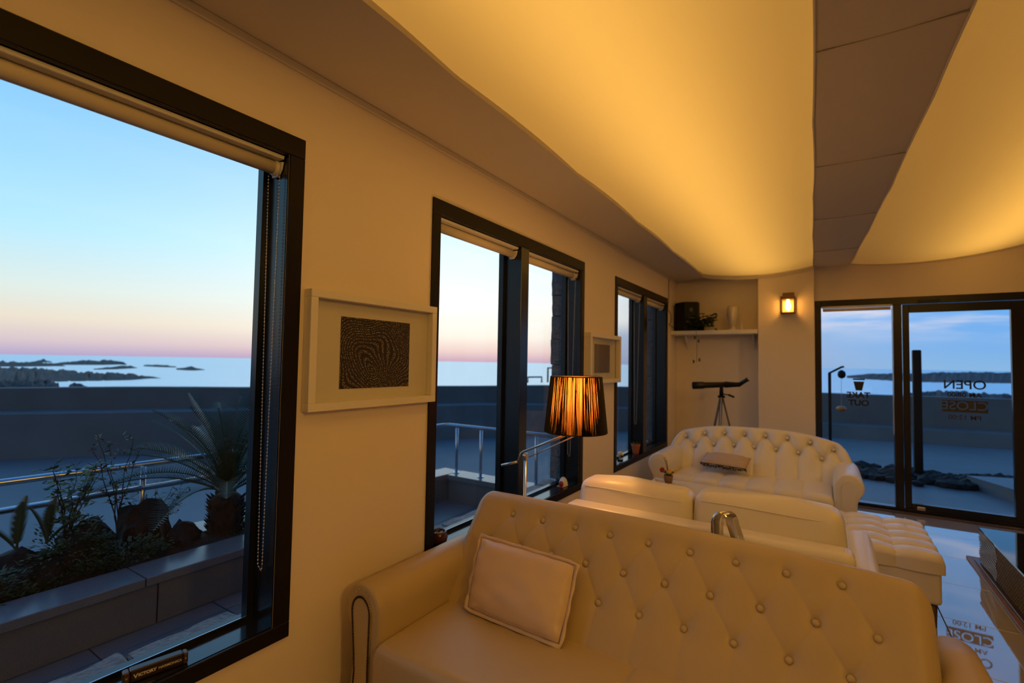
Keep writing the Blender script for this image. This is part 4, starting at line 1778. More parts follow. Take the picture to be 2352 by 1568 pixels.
rs = random.Random(21)
g = G()
cp = np.array([px0[0], 6.17, zs + .09])
for i in range(330):
    a = rs.uniform(0, 2 * PI)
    e = rs.uniform(-.75, 1.2)
    l = rs.uniform(.02, .15)
    p = cp + np.array([math.cos(a) * l * 1.1, math.sin(a) * l * .6 - .01, e * l * .7 + .01])
    if p[1] > 6.33:
        continue
    d = np.array([math.cos(a), math.sin(a) - .3, rs.uniform(-.8, .4)])
    leafq(g, p, d, np.array([rs.uniform(-.4, .4), -.6, 1]), rs.uniform(.045, .07), rs.uniform(.03, .046))
g.mk('foliage', M['leaf_in'], PL, kind='stuff')
tip = at(1600, 832, 1, 6.05)
st_ = [cp + np.array([-.02, -.06, .02]), np.array([px0[0] - .03, 6.06, zs + .01]), at(1601, 790, 1, 6.05), tip]
G().tube(st_, .0022, 5).mk('vine', M['leaf_in'], PL)
g = G()
for (q, aa) in ((at(1599, 775, 1, 6.05), -1), (at(1602, 783, 1, 6.05), 1), (at(1596, 830, 1, 6.05), -1), (at(1604, 826, 1, 6.05), 1)):
    for k in range(2):
        leafq(g, q, np.array([aa * .7, -.2, -.5 + k]), np.array([0, -1, .3]), .036, .022)
g.mk('leaf', M['leaf_in'], PL)
# sculpture: head-shaped white vase
scx = at(1683, 752, 1, 6.20)[0]
SCU = empty('sculpture', (scx, 6.20, zs), 0, 'white head-shaped vase on the shelf near the pillar', 'sculpture')
prof = [(.040, 0), (.042, .012), (.026, .03), (.026, .055), (.040, .075), (.052, .12), (.060, .17), (.064, .22), (.062, .26), (.056, .285), (.052, .285), (.056, .25)]
g = G().lathe(prof, (scx, 6.20, zs), 28, caps=False)
g.add([(scx, 6.20, zs)], [])
o = g.mk('vase_body', M['plaster_sc'], SCU, smooth=True)
for v in o.data.vertices:   # brow, nose, chin pushed out of the front
    z = v.co.z
    ang = math.atan2(v.co.y, v.co.x)
    fr = math.exp(-((ang + PI / 2) / .35) ** 2)
    v.co.y -= fr * (.022 * math.exp(-((z - .165) / .035) ** 2) + .012 * math.exp(-((z - .085) / .02) ** 2) + .010 * math.exp(-((z - .205) / .012) ** 2))
g = G()
for sx in (-1, 1):
    g.tube([(scx + sx * .058, 6.2, zs + .20), (scx + sx * .078, 6.2, zs + .17), (scx + sx * .055, 6.2, zs + .13)], .008, 8)
g.mk('ear', M['plaster_sc'], SCU, smooth=True)
bxx = at(1703, 750, 1, 6.18)[0]
G().lathe([(.016, 0), (.018, .01), (.015, .05), (.008, .075), (.006, .11), (1e-5, .112)], (bxx, 6.18, zs), 16).mk('bottle', M['plaster_sc'], smooth=True, label='slim white bottle beside the head-shaped vase', cat='bottle')

# ------------------------------------------------------------------ telescope on tripod
TY = 5.78
hub = at(1657, 908, 1, TY)
TS = empty('telescope', (hub[0], TY, 0), 0, 'black spotting telescope on a silver tripod behind the far sofa', 'telescope')
pA, pB, pC, pD = at(1591, 885, 1, TY), at(1665, 883, 1, TY), at(1700, 883, 1, TY), at(1714, 873, 1, TY)
G().tube([pA, pA + (pB - pA) * .02, pA + (pB - pA) * .35, pA + (pB - pA) * .36, pB], [.040, .042, .040, .034, .030], 20).mk('tube', M['black_shiny'], TS, smooth=True)
G().tube([pB, pB + (pC - pB) * .1, pB + (pC - pB) * .6, pC], [.034, .034, .027, .024], 18).mk('focuser', M['black'], TS, smooth=True)
G().tube([pC + np.array([-.01, 0, 0]), pD, pD + (pD - pC) * .25], [.024, .020, .026], 16).mk('eyepiece', M['black_shiny'], TS, smooth=True)
G().tube([(hub[0], TY, hub[2]), (hub[0], TY, pB[2] - .02)], [.022, .018], 14).mk('head', M['black'], TS, smooth=True)
G().tube([(hub[0], TY, hub[2] + .02), (hub[0] + .07, TY, hub[2] + .01)], .006, 8).mk('pan_handle', M['black'], TS, smooth=True)
G().tube([(hub[0] + .07, TY, hub[2] + .012), (hub[0] + .13, TY, hub[2] - .012)], .011, 10).mk('grip', M['black'], TS, smooth=True)
G().tube([(hub[0] - .035, TY, hub[2] - .012), (hub[0] + .035, TY, hub[2] - .012)], .014, 12).mk('collar', M['black'], TS, smooth=True)
for k, a in enumerate((R(-90), R(30), R(150))):
    f0 = np.array([hub[0] + .012 * math.cos(a), TY + .012 * math.sin(a), hub[2] - .02])
    f1 = np.array([hub[0] + .27 * math.cos(a), TY + .27 * math.sin(a), .012])
    t_ = G()
    off = np.array([-math.sin(a), math.cos(a), 0]) * .010
    t_.tube([f0 + off, f0 + (f1 - f0) * .62 + off], .006, 8)
    t_.tube([f0 - off, f0 + (f1 - f0) * .62 - off], .006, 8)
    t_.tube([f0 + (f1 - f0) * .4, f1], .007, 8)
    t_.mk('leg', M['leg_grey'], TS, smooth=True)
    m3 = f0 + (f1 - f0) * .36
    G().tube([m3, m3 + (np.array([hub[0], TY, m3[2]]) - m3) * .75 + np.array([0, 0, .055])], .009, 8).mk('brace', M['black'], TS, smooth=True)
    G().ball(f1 + np.array([0, 0, .004]), .015, 8, 5).mk('foot', M['black'], TS, smooth=True)
G().tube([(hub[0], TY, hub[2] - .02), (hub[0], TY, .60)], .009, 10).mk('centre_column', M['white'], TS, smooth=True)

# ------------------------------------------------------------------ sill ornaments
q = at(1006, 1226, 2, ZS)
q[0] = XW - .045
q[1] = 1.905
BW = empty('glazed_bowl', (q[0], q[1], ZS), 0, 'dark brown glazed bowl planter on the middle window sill behind the sofa arm', 'bowl')
G().lathe([(.028, 0), (.040, .012), (.045, .035), (.040, .062), (.034, .066), (.031, .058), (.034, .04)], (q[0], q[1], ZS), 24, caps=True).mk('bowl', M['glaze'], BW, smooth=True)
g = G()
rs = random.Random(4)
for i in range(18):
    a = rs.uniform(0, 6.28)
    l = rs.uniform(0, .022)
    g.ball((q[0] + l * math.cos(a), q[1] + l * math.sin(a), ZS + .055), .006, 5, 3)
g.mk('pebbles', M['shell'], BW, kind='stuff', smooth=True)
g = G()
for i in range(7):
    a = rs.uniform(0, 6.28)
    leafq(g, (q[0], q[1], ZS + .055), np.array([math.cos(a), math.sin(a), 1.0]), np.array([0, 0, 1.]), .028, .010)
g.mk('sprout', M['leaf'], BW)

q = np.array([XW - .06, 3.30, ZS])
g = G()
nu, nv = 9, 17
for sgn in (1,):
    P = np.zeros((nu, nv, 3))
    for i in range(nu):
        for j in range(nv):
            a = PI * j / (nv - 1)
            rr = (i / (nu - 1))
            rib = 1 + .05 * math.cos(j * PI)
            P[i, j] = q + np.array([.035 * rr * math.cos(a) * rib, .018 - .03 * (1 - rr * rr) * 1.0, .006 + .058 * rr * math.sin(a) * rib])
    g.grid(P)
    P2 = P.copy()
    P2[:, :, 1] += .010 * 1
    g.grid(P2, True)
    g.grid(np.stack([P[-1], P2[-1]], 1))
    g.grid(np.stack([P[:, 0], P2[:, 0]], 1), True)
    g.grid(np.stack([P[:, -1], P2[:, -1]], 1))
SO = empty('shell_ornament', tuple(q), 0, 'red and white shell ornament at the right end of the middle sill', 'ornament')
g.mk('shell', M['flower_wh'], SO, smooth=True)
G().ball(q + np.array([.004, -.022, .022]), .020, 10, 7, (1, .7, 1.1)).mk('red_insert', M['flower_red'], SO, smooth=True)
G().box(q + np.array([-.03, -.03, 0]), q + np.array([.03, .03, .006]), .003).mk('base', M['shell'], SO)

q = np.array([XW - .055, 4.965, ZS])
PO = empty('terracotta_pot', tuple(q), 0, 'terracotta pot with a small succulent on the far window sill', 'potted plant')
G().lathe([(.030, 0), (.042, .075), (.046, .077), (.047, .098), (.042, .100), (.038, .09)], q, 20).mk('pot', M['terracotta'], PO, smooth=False)
g = G()
rs = random.Random(8)
for i in range(34):
    a = rs.uniform(0, 6.28)
    e = rs.uniform(.2, 1.2)
    leafq(g, q + np.array([math.cos(a) * .012, math.sin(a) * .012, .09]), np.array([math.cos(a) * 1.1, math.sin(a) * 1.1, e]), np.array([0, 0, 1.]), rs.uniform(.03, .06), .014)
g.mk('succulent', M['leaf'], PO)
q = np.array([XW - .05, 4.50, ZS])
LN = empty('little_lantern', tuple(q), 0, 'tiny pale house-shaped lantern at the left end of the far sill', 'ornament')
G().box(q + np.array([-.022, -.022, 0]), q + np.array([.022, .022, .01]), .002).mk('base', M['black'], LN)
g = G()
for sx in (-1, 1):
    for sy in (-1, 1):
        g.box(q + np.array([sx * .018 - .0025, sy * .018 - .0025, .01]), q + np.array([sx * .018 + .0025, sy * .018 + .0025, .055]))
g.mk('post', M['black'], LN)
G().lathe([(.034, .055), (.020, .078), (.010, .086), (1e-5, .09)], q, 12).mk('roof', M['flower_wh'], LN, smooth=True)
G().ball(q + np.array([0, 0, .03]), .013, 8, 6).mk('ball', M['flower_yel'], LN, smooth=True)

# harmonica box on the near sill
h0, h1 = at(284, 1556, 2, ZS + .022), at(434, 1503, 2, ZS + .022)
dirv = (h1 - h0)[:2]
hl_ = np.linalg.norm(dirv)
hc = (h0 + h1) / 2
hc[0] = max(hc[0], XW - .085) - .010
ang = math.atan2(dirv[1], dirv[0])
HM = empty('harmonica_case', (hc[0], hc[1], ZS), ang, 'dark brown harmonica with white lettering on the nearest window sill', 'harmonica')


def hbox(name, a, b, m_, bev=.003):
    g = G().box(a, b, bev)
    return g.mk(name, m_, HM, local=True)


HL = hl_ / 2
hbox('body', (-HL + .016, -.014, .001), (HL - .013, .014, .035), M['harm'], .003)
hbox('end_cap', (-HL, -.0135, .0), (-HL + .0155, .0135, .033), M['harm_end'], .003)
hbox('end_cap', (HL - .0125, -.0135, .0), (HL, .0135, .033), M['harm_end'], .003)
for sx in (-HL + .008, HL - .007):
    G().tube([(sx, -.0134, .017), (sx, -.0142, .017)], .0025, 10).mk('screw', M['steel'], HM, local=True)


def flat_text(body, x, y, z, size, m_, parent, bold=0):
    cu = bpy.data.curves.new('lettering', 'FONT')
    cu.body = body
    cu.size = size
    cu.align_x = 'LEFT'
    cu.align_y = 'CENTER'
    cu.extrude = .0003
    cu.offset = bold
    tmp = bpy.data.objects.new('lettering', cu)
    COL.objects.link(tmp)
    dg = bpy.context.evaluated_depsgraph_get()
    me = bpy.data.meshes.new_from_object(tmp.evaluated_get(dg))
    bpy.data.objects.remove(tmp)
    me.name = 'lettering'
    me.transform(Matrix.Translation((x, y, z)) @ Matrix.Rotation(PI / 2, 4, 'X'))
    me.materials.clear()
    me.materials.append(m_)
    o = bpy.data.objects.new('lettering', me)
    COL.objects.link(o)
    o.parent = parent
    ORG[o.name] = ORG[parent.name]
    return o, max(v.co.x for v in me.vertices)


k_ = HL / .085
o, xe = flat_text('V', -HL + .026 * k_, -.0144, .0165, .0175 * k_, M['ink'], HM, .0005)
o, xe = flat_text('ICTORY', xe + .0003, -.0144, .0170, .0128 * k_, M['ink'], HM, .0005)
o, xe = flat_text('HARMONICA', xe + .004, -.0144, .0170, .0105 * k_, M['ink'], HM, .0001)

# ------------------------------------------------------------------ low table with woven sides at the right edge
RT = empty('woven_table', (1.27, 3.9, 0), 0, 'low dark woven table with a black glass top near the glass door', 'table')
rx0, rx1, ry0, ry1 = .925, 1.62, 2.75, 4.85
Z0, Z1 = .028, .258
G().box((rx0 - .048, ry0 - .06, .0), (rx1 + .05, ry1 + .15, .016), .003).mk('floor_plate', M['wood_mid'], RT)
G().box((rx0 - .020, ry0 - .03, .016), (rx1 + .03, ry1 + .05, Z0), .003).mk('floor_plate', M['wood_dark'], RT)
G().box((rx0 + .008, ry0, Z0), (rx1 - .008, ry1 - .008, Z1)).mk('carcass', M['black'], RT)
ysplit = ry1 - .42
for k in range(14):
    z = Z0 + .012 + k * .0165
    P = [(rx0 + .002 + .004 * math.sin((y * 21 + k) * 1.0), y, z) for y in np.linspace(ysplit, ry1 - .004, 12)]
    G().tube(P, .0050, 5).mk('slat', M['mesh_lite'], RT)
g = G()
for k in range(18):
    z = Z0 + .008 + k * .0128
    P = [(rx0 + .003 + .003 * (-1) ** (i + k), y, z) for i, y in enumerate(np.arange(ry0, ysplit, .016))]
    g.tube(P, .0035, 4)
g.mk('woven_side', M['mesh_dark'], RT, kind='stuff')
g = G()
for i, y in enumerate(np.arange(ry0 + .008, ysplit, .016)):
    P = [(rx0 + .003 - .003 * (-1) ** (i + k), y, Z0 + .008 + k * .0128) for k in range(18)]
    g.tube(P, .0035, 4)
g.mk('woven_side', M['mesh_lite'], RT, kind='stuff')
g = G()
for k in range(14):
    z = Z0 + .012 + k * .0165
    g.tube([(rx0, ry1 - .003, z), (rx1, ry1 - .003, z)], .005, 4)
g.mk('woven_side', M['mesh_lite'], RT, kind='stuff')
G().box((rx0 - .004, ry0 - .004, Z1), (rx1 + .004, ry1 + .004, Z1 + .012), .002).mk('glass_top', M['tglass'], RT)

# ================================================================== outside
TZ, CZ = -.10, .18
# terrace
terr = bx('terrace', (-4.4, -3.2, -1.1), (XO + .01, 4.36, TZ - .012), M['joint'], **ST)
terr['label'] = 'grey paved terrace outside the window wall'
p0 = G().box((.003, .003, -.012), (.597, .597, 0), .002).mk('paver', M['granite'], terr, local=True)
first = True
for i in range(3):
    for j in range(13):
        X, Y = -3.2 - .44 + .6 * i + .0, -3.2 + .6 * j
        if Y > 4.0:
            continue
        if first:
            p0.location = (X, Y, TZ)
            first = False
        else:
            c = p0.copy()
            COL.objects.link(c)
            c.parent = terr
            c.location = (X, Y, TZ)

# planter
PLN = bx('planter', (-4.05, -3.1, TZ), (-3.225, 2.32, CZ - .055), M['joint'], label='long grey granite planter box outside the nearest window', cat='planter', loc=(-3.6, 0, TZ))
yj = [-3.1, -2.0, -.78, .44, 1.24 + .06, 2.32]
cj = [-3.1, -1.9, -.70, .50, 1.20 + .03, 2.36]
for a, b in zip(yj[:-1], yj[1:]):
    G().box((-3.225, a + .004, TZ + .002), (-3.195, b - .004, CZ - .05), .002).mk('panel', M['granite'], PLN)
for a, b in zip(cj[:-1], cj[1:]):
    G().box((-3.425, a + .003, CZ - .05), (-3.17, b - .003, CZ), .004).mk('coping', M['granite_top'], PLN)
G().box((-4.05, 2.32, TZ + .002), (-3.20, 2.35, CZ - .05), .002).mk('panel', M['granite'], PLN)
G().box((-4.05, 2.12, CZ - .05), (-3.43, 2.36, CZ), .004).mk('coping', M['granite_top'], PLN)
n1, n2 = 18, 60
P = np.zeros((n1, n2, 3))
for i in range(n1):
    for j in range(n2):
        x, y = -4.04 + .62 * i / (n1 - 1), -3.1 + 5.2 * j / (n2 - 1)
        P[i, j] = (x, y, CZ - .03 + .05 * noise.noise(Vector((x * 2, y * 2, 0))) + .04 * math.sin(PI * i / (n1 - 1)))
G().grid(P).mk('soil', M['soil'], PLN, smooth=True)

# boundary wall with railing
pa, pb = np.array([-4.32, -3.1]), np.array([-3.58, 4.24])
BWL = empty('boundary_wall', (-4, 0, TZ), 0, 'low granite-coped terrace wall carrying the steel railing', 'wall')


def wall_run(A, B, w, zb, zt, joints, parent, pm, cm):
    A, B = np.array(A, float), np.array(B, float)
    d = B - A
    L_ = np.linalg.norm(d)
    d /= L_
    s = np.array([-d[1], d[0]])

    def quad(u0, u1, w0, w1, z0, z1, name, m_):
        V = []
        for z in (z0, z1):
            for (u, v) in ((u0, w0), (u1, w0), (u1, w1), (u0, w1)):
                q = A + d * u + s * v
                V.append((q[0], q[1], z))
        F = [(3, 2, 1, 0), (4, 5, 6, 7), (0, 1, 5, 4), (1, 2, 6, 5), (2, 3, 7, 6), (3, 0, 4, 7)]
        o = mk(name, V, F, m_, parent)
        fix_normals(o)
    n = max(1, int(round(L_ / joints)))
    for i in range(n):
        u0, u1 = L_ * i / n + .003, L_ * (i + 1) / n - .003
        quad(u0, u1, -w / 2 + .02, w / 2 - .02, zb, zt - .05, 'panel', pm)
        quad(u0, u1, -w / 2, w / 2, zt - .05, zt, 'coping', cm)


wall_run(pa, pb + np.array([.01, .12]), .25, TZ - .9, CZ, 1.2, BWL, M['granite'], M['granite_top'])
wall_run((-3.45, 4.24), (XO - .03, 4.24), .25, TZ - .9, CZ, .8, BWL, M['granite'], M['granite_top'])
RL = empty('steel_railing', (-4, 0, CZ), 0, 'stainless steel railing on the low terrace wall', 'railing')
ZR = .695
cor = np.array([pb[0], pb[1]])
G().tube([(pa[0], pa[1], ZR - .05), (-4.22, -.6, ZR - .05), (cor[0], cor[1] - .04, ZR), (cor[0] + .04, cor[1], ZR), (XO - .02, 4.24, ZR)], .021, 12).mk('top_rail', M['rail'], RL, smooth=True)
q0, q1 = pa + (pb - pa) * .0, pa + (pb - pa) * .72
G().tube([(q0[0], q0[1], ZR - .21), (q1[0], q1[1], ZR - .165)], .019, 12).mk('mid_rail', M['rail'], RL, smooth=True)
for t in (.05, .24, .43, .62, .72, .955):
    q = pa + (pb - pa) * t
    pz = ZR - (.05 * (1 - t) if t < .9 else 0) - .01
    po = G().tube([(q[0], q[1], CZ), (q[0], q[1], pz)], .016, 10).mk('post', M['rail'], RL, smooth=True)
    G().lathe([(.036, 0), (.036, .006), (.018, .012)], (q[0], q[1], CZ), 14).mk('flange', M['rail'], po, smooth=False)
for x in (-3.43, -3.10, -2.42):
    po = G().tube([(x, 4.24, CZ), (x, 4.24, ZR - .01)], .016, 10).mk('post', M['rail'], RL, smooth=True)
    G().lathe([(.036, 0), (.036, .006), (.018, .012)], (x, 4.24, CZ), 14).mk('flange', M['rail'], po, smooth=False)


# cycads
def cycad(c, htr, rtr, nfr, flen, label, seed, rise=1.0, trunk=True):
    rs = random.Random(seed)
    T = empty('cycad_palm', tuple(c), 0, label, 'palm')
    c = np.array(c, float)
    if trunk:
        g = G().lathe([(rtr * .9, -.03), (rtr, .02), (rtr * .95, htr * .5), (rtr, htr * .85), (rtr * .6, htr), (1e-4, htr + .02)], c, 18)
        for k in range(150):
            a, z = rs.uniform(0, 2 * PI), rs.uniform(.0, htr)
            p = c + np.array([math.cos(a) * rtr * .93, math.sin(a) * rtr * .93, z])
            d = np.array([math.cos(a), math.sin(a), .9])
            s_ = np.array([-math.sin(a), math.cos(a), 0]) * .016
            g.add([p - s_, p + s_, p + d * .030, p + np.array([0, 0, -.02])], [(0, 1, 2), (1, 3, 2), (3, 0, 2)])
        g.mk('trunk', M['bark'], T, smooth=False)
    top = c + np.array([0, 0, htr * .97])
    for k in range(nfr):
        a = 2 * PI * (k * .381966 * 1.0) + rs.uniform(-.15, .15)
        lift = (1 - (k / nfr)) * 1.05 * rise + .12     # inner fronds stand upright
        L_ = flen * rs.uniform(.85, 1.08)
        n = 16
        pts = []
        p = top.copy()
        el = min(1.45, lift + .35)
        for i in range(n):
            pts.append(p.copy())
            st = L_ / (n - 1)
            p = p + st * np.array([math.cos(a) * math.cos(el), math.sin(a) * math.cos(el), math.sin(el)])
            el -= (1.15 if trunk else .5) / n * (1.2 - .5 * lift)
        pts = np.array(pts)
        g = G().tube(pts, list(np.linspace(.006, .0018, n)), 5)
        m2 = 46
        for i in range(m2):
            t = .12 + .88 * i / m2
            f = t * (n - 1)
            i0 = min(int(f), n - 2)
            q = pts[i0] + (pts[i0 + 1] - pts[i0]) * (f - i0)
            dr = pts[i0 + 1] - pts[i0]
            dr /= np.linalg.norm(dr)
            sd = np.cross(dr, np.array([0, 0, 1.]))
            sd /= (np.linalg.norm(sd) + 1e-6)
            up = np.cross(sd, dr)
            ll = .150 * math.sin(PI * min(1, t * .93 + .07)) ** .6 * (flen / .75)
            for sg in (-1, 1):
                dv = dr * .62 + sd * sg * .85 + up * .42
                dv /= np.linalg.norm(dv)
                wv = dr * .0038
                e = q + dv * ll
                g.add([q - wv, q + wv, e], [(0, 1, 2)])
        g.mk('frond', M['cycad'], T)
    return T


cycad((-3.62, 1.88, CZ - .02), .27, .115, 34, .80, 'large cycad palm with a shaggy trunk at the right end of the planter', 2)
cycad((-3.62, .80, CZ + .16), .03, .03, 3, .26, 'small cycad shoot leaning left at the left of the planter', 5, 1.6, False)
cycad((-3.66, .93, CZ + .15), .03, .03, 4, .24, 'small upright cycad shoot just right of the leaning shoot', 9, 1.7, False)


def shrub(c, rad, n, m_, label, seed, leafL=.03, name='shrub', cat='shrub', stems=5, flat=1.0):
    rs = random.Random(seed)
    T = empty(name, tuple(c), 0, label, cat)
    c = np.array(c, float)
    g = G()
    for k in range(stems):
        a = rs.uniform(0, 2 * PI)
        e = c + np.array([math.cos(a) * rad[0] * .5, math.sin(a) * rad[1] * .5, rad[2] * rs.uniform(.5, .9)])
        g.tube([c, (c + e) / 2 + np.array([rs.uniform(-.02, .02), 0, .02]), e], [.006, .004, .002], 5)
    g.mk('stem', M['bark'], T)
    g = G()
    for i in range(n):
        a, b = rs.uniform(0, 2 * PI), rs.uniform(-.25, 1)
        rr = rs.uniform(.55, 1.0)
        h = math.sqrt(max(0, 1 - max(0, b) ** 2))
        p = c + np.array([math.cos(a) * rad[0] * rr * h, math.sin(a) * rad[1] * rr * h, rad[2] * max(0, b) * rr + .01])
        p += np.array([noise.noise(Vector(p) * 9), noise.noise(Vector(p) * 9 + Vector((4, 0, 0))), noise.noise(Vector(p) * 9 + Vector((0, 4, 0)))]) * rad[2] * .25
        d = np.array([math.cos(a) + rs.uniform(-.5, .5), math.sin(a) + rs.uniform(-.5, .5), rs.uniform(-.3, 1)])
        leafq(g, p, d, np.array([rs.uniform(-1, 1), rs.uniform(-1, 1), 1.5]), leafL * rs.uniform(.7, 1.3), leafL * .45)
    g.mk('foliage', m_, T, kind='stuff')
    return T


def lava(c, s, seed, label):
    bm = bmesh.new()
    bmesh.ops.create_icosphere(bm, subdivisions=3, radius=1)
    for v in bm.verts:
        n_ = noise.noise(v.co * 1.6 + Vector((seed, 0, 0))) * .45 + noise.noise(v.co * 4 + Vector((seed, 0, 0))) * .15
        v.co = v.co * (1 + n_)
        v.co.x *= s[0]
        v.co.y *= s[1]
        v.co.z = max(v.co.z * s[2], -.04)
    me = bpy.data.meshes.new('lava_rock')
    bm.to_mesh(me)
    bm.free()
    me.materials.append(M['rock'])
    o = bpy.data.objects.new('lava_rock', me)
    COL.objects.link(o)
    o.location = c
    o['label'] = label
    o['category'] = 'rock'
    o['group'] = 'lava rocks in the planter'
    ORG[o.name] = np.array(c)
    return o


z0 = CZ + .0
lava((-3.78, 1.43, z0), (.13, .15, .26), 3.2, 'tall square-shouldered black rock left of the large cycad')
lava((-3.62, 1.60, z0), (.09, .10, .12), 8.1, 'low black rock at the foot of the large cycad')
lava((-3.70, 1.12, z0), (.14, .16, .25), 5.5, 'rounded black rock in the middle of the planter')
lava((-3.66, .80, z0), (.14, .20, .15), 1.5, 'flat black rock under the two small cycad shoots')
shrub((-3.60, 1.02, z0), (.16, .20, .30), 1500, M['leaf'], 'dense dark shrub in the middle of the planter', 1, .028)
shrub((-3.52, .55, z0), (.13, .30, .16), 1300, M['leaf'], 'low feathery green shrub at the left end of the planter', 2, .03)
shrub((-3.53, 1.25, z0), (.11, .25, .12), 1000, M['leaf'], 'low dark ground cover along the planter kerb', 3, .026)
shrub((-3.60, 1.98, z0 - .02), (.15, .17, .07), 420, M['leaf_y'], 'small yellow-green tufts round the cycad trunk', 4, .022)
shrub((-3.53, .05, z0), (.12, .30, .14), 700, M['leaf'], 'dark shrub at the far left of the planter', 6, .03)


def twiggy(c, h, label, seed, mats, spread=.16, n=7, leafL=.045):
    rs = random.Random(seed)
    T = empty('twiggy_shrub', tuple(c), 0, label, 'shrub')
    c = np.array(c, float)
    gl = {m_: G() for m_ in mats}
    gs = G()
    for k in range(n):
        a = rs.uniform(0, 2 * PI)
        hh = h * rs.uniform(.65, 1.05)
        sp = spread * rs.uniform(.3, 1)
        pts = [c + np.array([math.cos(a) * sp * t ** 1.5, math.sin(a) * sp * t ** 1.5, hh * t]) + np.array([rs.uniform(-.01, .01), rs.uniform(-.01, .01), 0]) for t in np.linspace(0, 1, 7)]
        gs.tube(pts, list(np.linspace(.0045, .0015, 7)), 5)
        for i in range(2, 7):
            for _ in range(2):
                d = np.array([rs.uniform(-1, 1), rs.uniform(-1, 1), rs.uniform(.0, .9)])
                tip = pts[i] + d * .06
                gs.tube([pts[i], tip], .001, 4)
                mm = rs.choice(mats)
                for q in range(3):
                    d2 = np.array([rs.uniform(-1, 1), rs.uniform(-1, 1), rs.uniform(-.5, .6)])
                    leafq(gl[mm], tip - d * .02 * q, d2, np.array([rs.uniform(-1, 1), rs.uniform(-1, 1), 1.2]), leafL * rs.uniform(.6, 1.1), leafL * .38)
    gs.mk('stem', M['bark'], T)
    for m_, g_ in gl.items():
        if g_.f:
            g_.mk('foliage', M[m_], T, kind='stuff')
    return T


twiggy((-3.72, 1.03, z0 + .12), .44, 'yellow-green leafy shrub standing above the dark rocks', 1, ['leaf_y', 'leaf'], .20, 9, .055)
twiggy((-3.84, 1.31, z0 + .1), .62, 'thin two-stemmed shrub with reddish leaves left of the large cycad', 5, ['leaf_red', 'leaf', 'leaf_y'], .14, 5, .040)
twiggy((-4.0, 1.60, z0 - .02), .30, 'sparse climbing plant along the railing behind the cycad', 7, ['leaf_y', 'leaf'], .26, 9, .035)

# ground, road, sea wall, sea
wallp = np.array([(-34, -22), (-26, -10), (-20.6, -2.5), (-16.8, 3.3), (-13.5, 7.6), (-10.4, 12.6), (-8.6, 15.4), (-5, 17.9), (-.1, 18.9), (4.4, 19.5), (9, 19.8), (16, 19.6), (26, 18.5)], float)


def gz(x, y):
    t = min(1, max(0, (x + 10) / 9))
    t = t * t * (3 - 2 * t)
    return -.99 + .27 * t


# inward normals
def offset_line(P, d):
    out = []
    for i in range(len(P)):
        t = P[min(i + 1, len(P) - 1)] - P[max(i - 1, 0)]
        t /= np.linalg.norm(t)
        out.append(P[i] + np.array([t[1], -t[0]]) * d)
    return np.array(out)


def resample(P, n):
    L_ = np.concatenate([[0], np.cumsum(np.linalg.norm(np.diff(P, axis=0), axis=1))])
    t = np.linspace(0, L_[-1], n)
    return np.column_stack([np.interp(t, L_, P[:, 0]), np.interp(t, L_, P[:, 1])])


wp = resample(wallp, 90)
inner = offset_line(wp, .9)
face2 = offset_line(wp, 1.05)
outer = offset_line(wp, -.5)
rows = []
for i in range(90):
    zb = gz(*wp[i]) - .1
    t = min(1, max(0, (wp[i][0] + 10) / 9))
    ztier = .016 - .36 * t
    zt = .57 + .01 * math.sin(i * .9)
    rows.append([(outer[i][0], outer[i][1], -3.2), (outer[i][0], outer[i][1], zt), (wp[i][0], wp[i][1], zt), (wp[i][0], wp[i][1], ztier + .02), (inner[i][0], inner[i][1], ztier), (face2[i][0], face2[i][1], zb)])
g = G().grid(np.array(rows))
sw = g.mk('sea_wall', M['concrete'], kind='structure')
sw['label'] = 'stepped concrete sea wall between road and sea'
fix_normals(sw)
# ground surface from building to wall
n1 = 24
P = np.zeros((90, n1, 3))
for i in range(90):
    a = face2[i] + (wp[i] - face2[i]) * .5
    b = np.array([min(max(a[0] * .1, -4.3), 3), min(max(a[1] * .25, -8), 5.0)])
    for j in range(n1):
        t = j / (n1 - 1)
        q = a + (b - a) * t
        P[i, j] = (q[0], q[1], gz(*q) + .02 * noise.noise(Vector((q[0] * .5, q[1] * .5, 0))))
rd = G().grid(P).mk('road', M['road'], kind='structure')
fix_normals(rd)
# concrete apron outside the door, with kerb rubble
ap = G().box((-1.8, YD + .16, -1.2), (6.5, 9.3, -.13), .02).mk('pavement', M['deck'], kind='structure')
ap['label'] = 'pale concrete apron outside the glass door'
G().box((-.4, YD + .17, -.13), (3.6, YD + .9, -.05), .01).mk('doorstep', M['deck'], kind='structure')
v = [(1.55, 8.7), (3.4, 9.3), (3.6, 7.6), (2.15, 7.3)]
G().prism(v, 2, -.14, .02).mk('pavement_step', M['deck'], kind='structure')
fix_normals(bpy.data.objects['pavement_step'])
G().prism([(2.0, 8.45), (2.9, 8.75), (3.0, 8.0), (2.35, 7.85)], 2, .02, .055).mk('stone_slab', M['granite_top'], label='pale flat slab on the concrete step outside the door', cat='slab')
fix_normals(bpy.data.objects['stone_slab'])
rs = random.Random(31)
g = G()
for i in range(520):
    x = -1.7 + i * .0115 + rs.uniform(-.05, .05)
    y = 9.12 + .10 * math.sin(i * .04) + rs.uniform(-.30, .30) - .55 * max(0, min(1, (1.9 - x) / .7)) * rs.random()
    bm = bmesh.new()
    bmesh.ops.create_icosphere(bm, subdivisions=1, radius=1)
    s_ = rs.uniform(.04, .10)
    V = [np.array([x, y, -.10]) + np.array(v_.co) * s_ * np.array([1.3, 1.1, .8]) * (1 + rs.uniform(-.2, .25)) for v_ in bm.verts]
    g.add(V, [[v_.index for v_ in f_.verts] for f_ in bm.faces])
    bm.free()
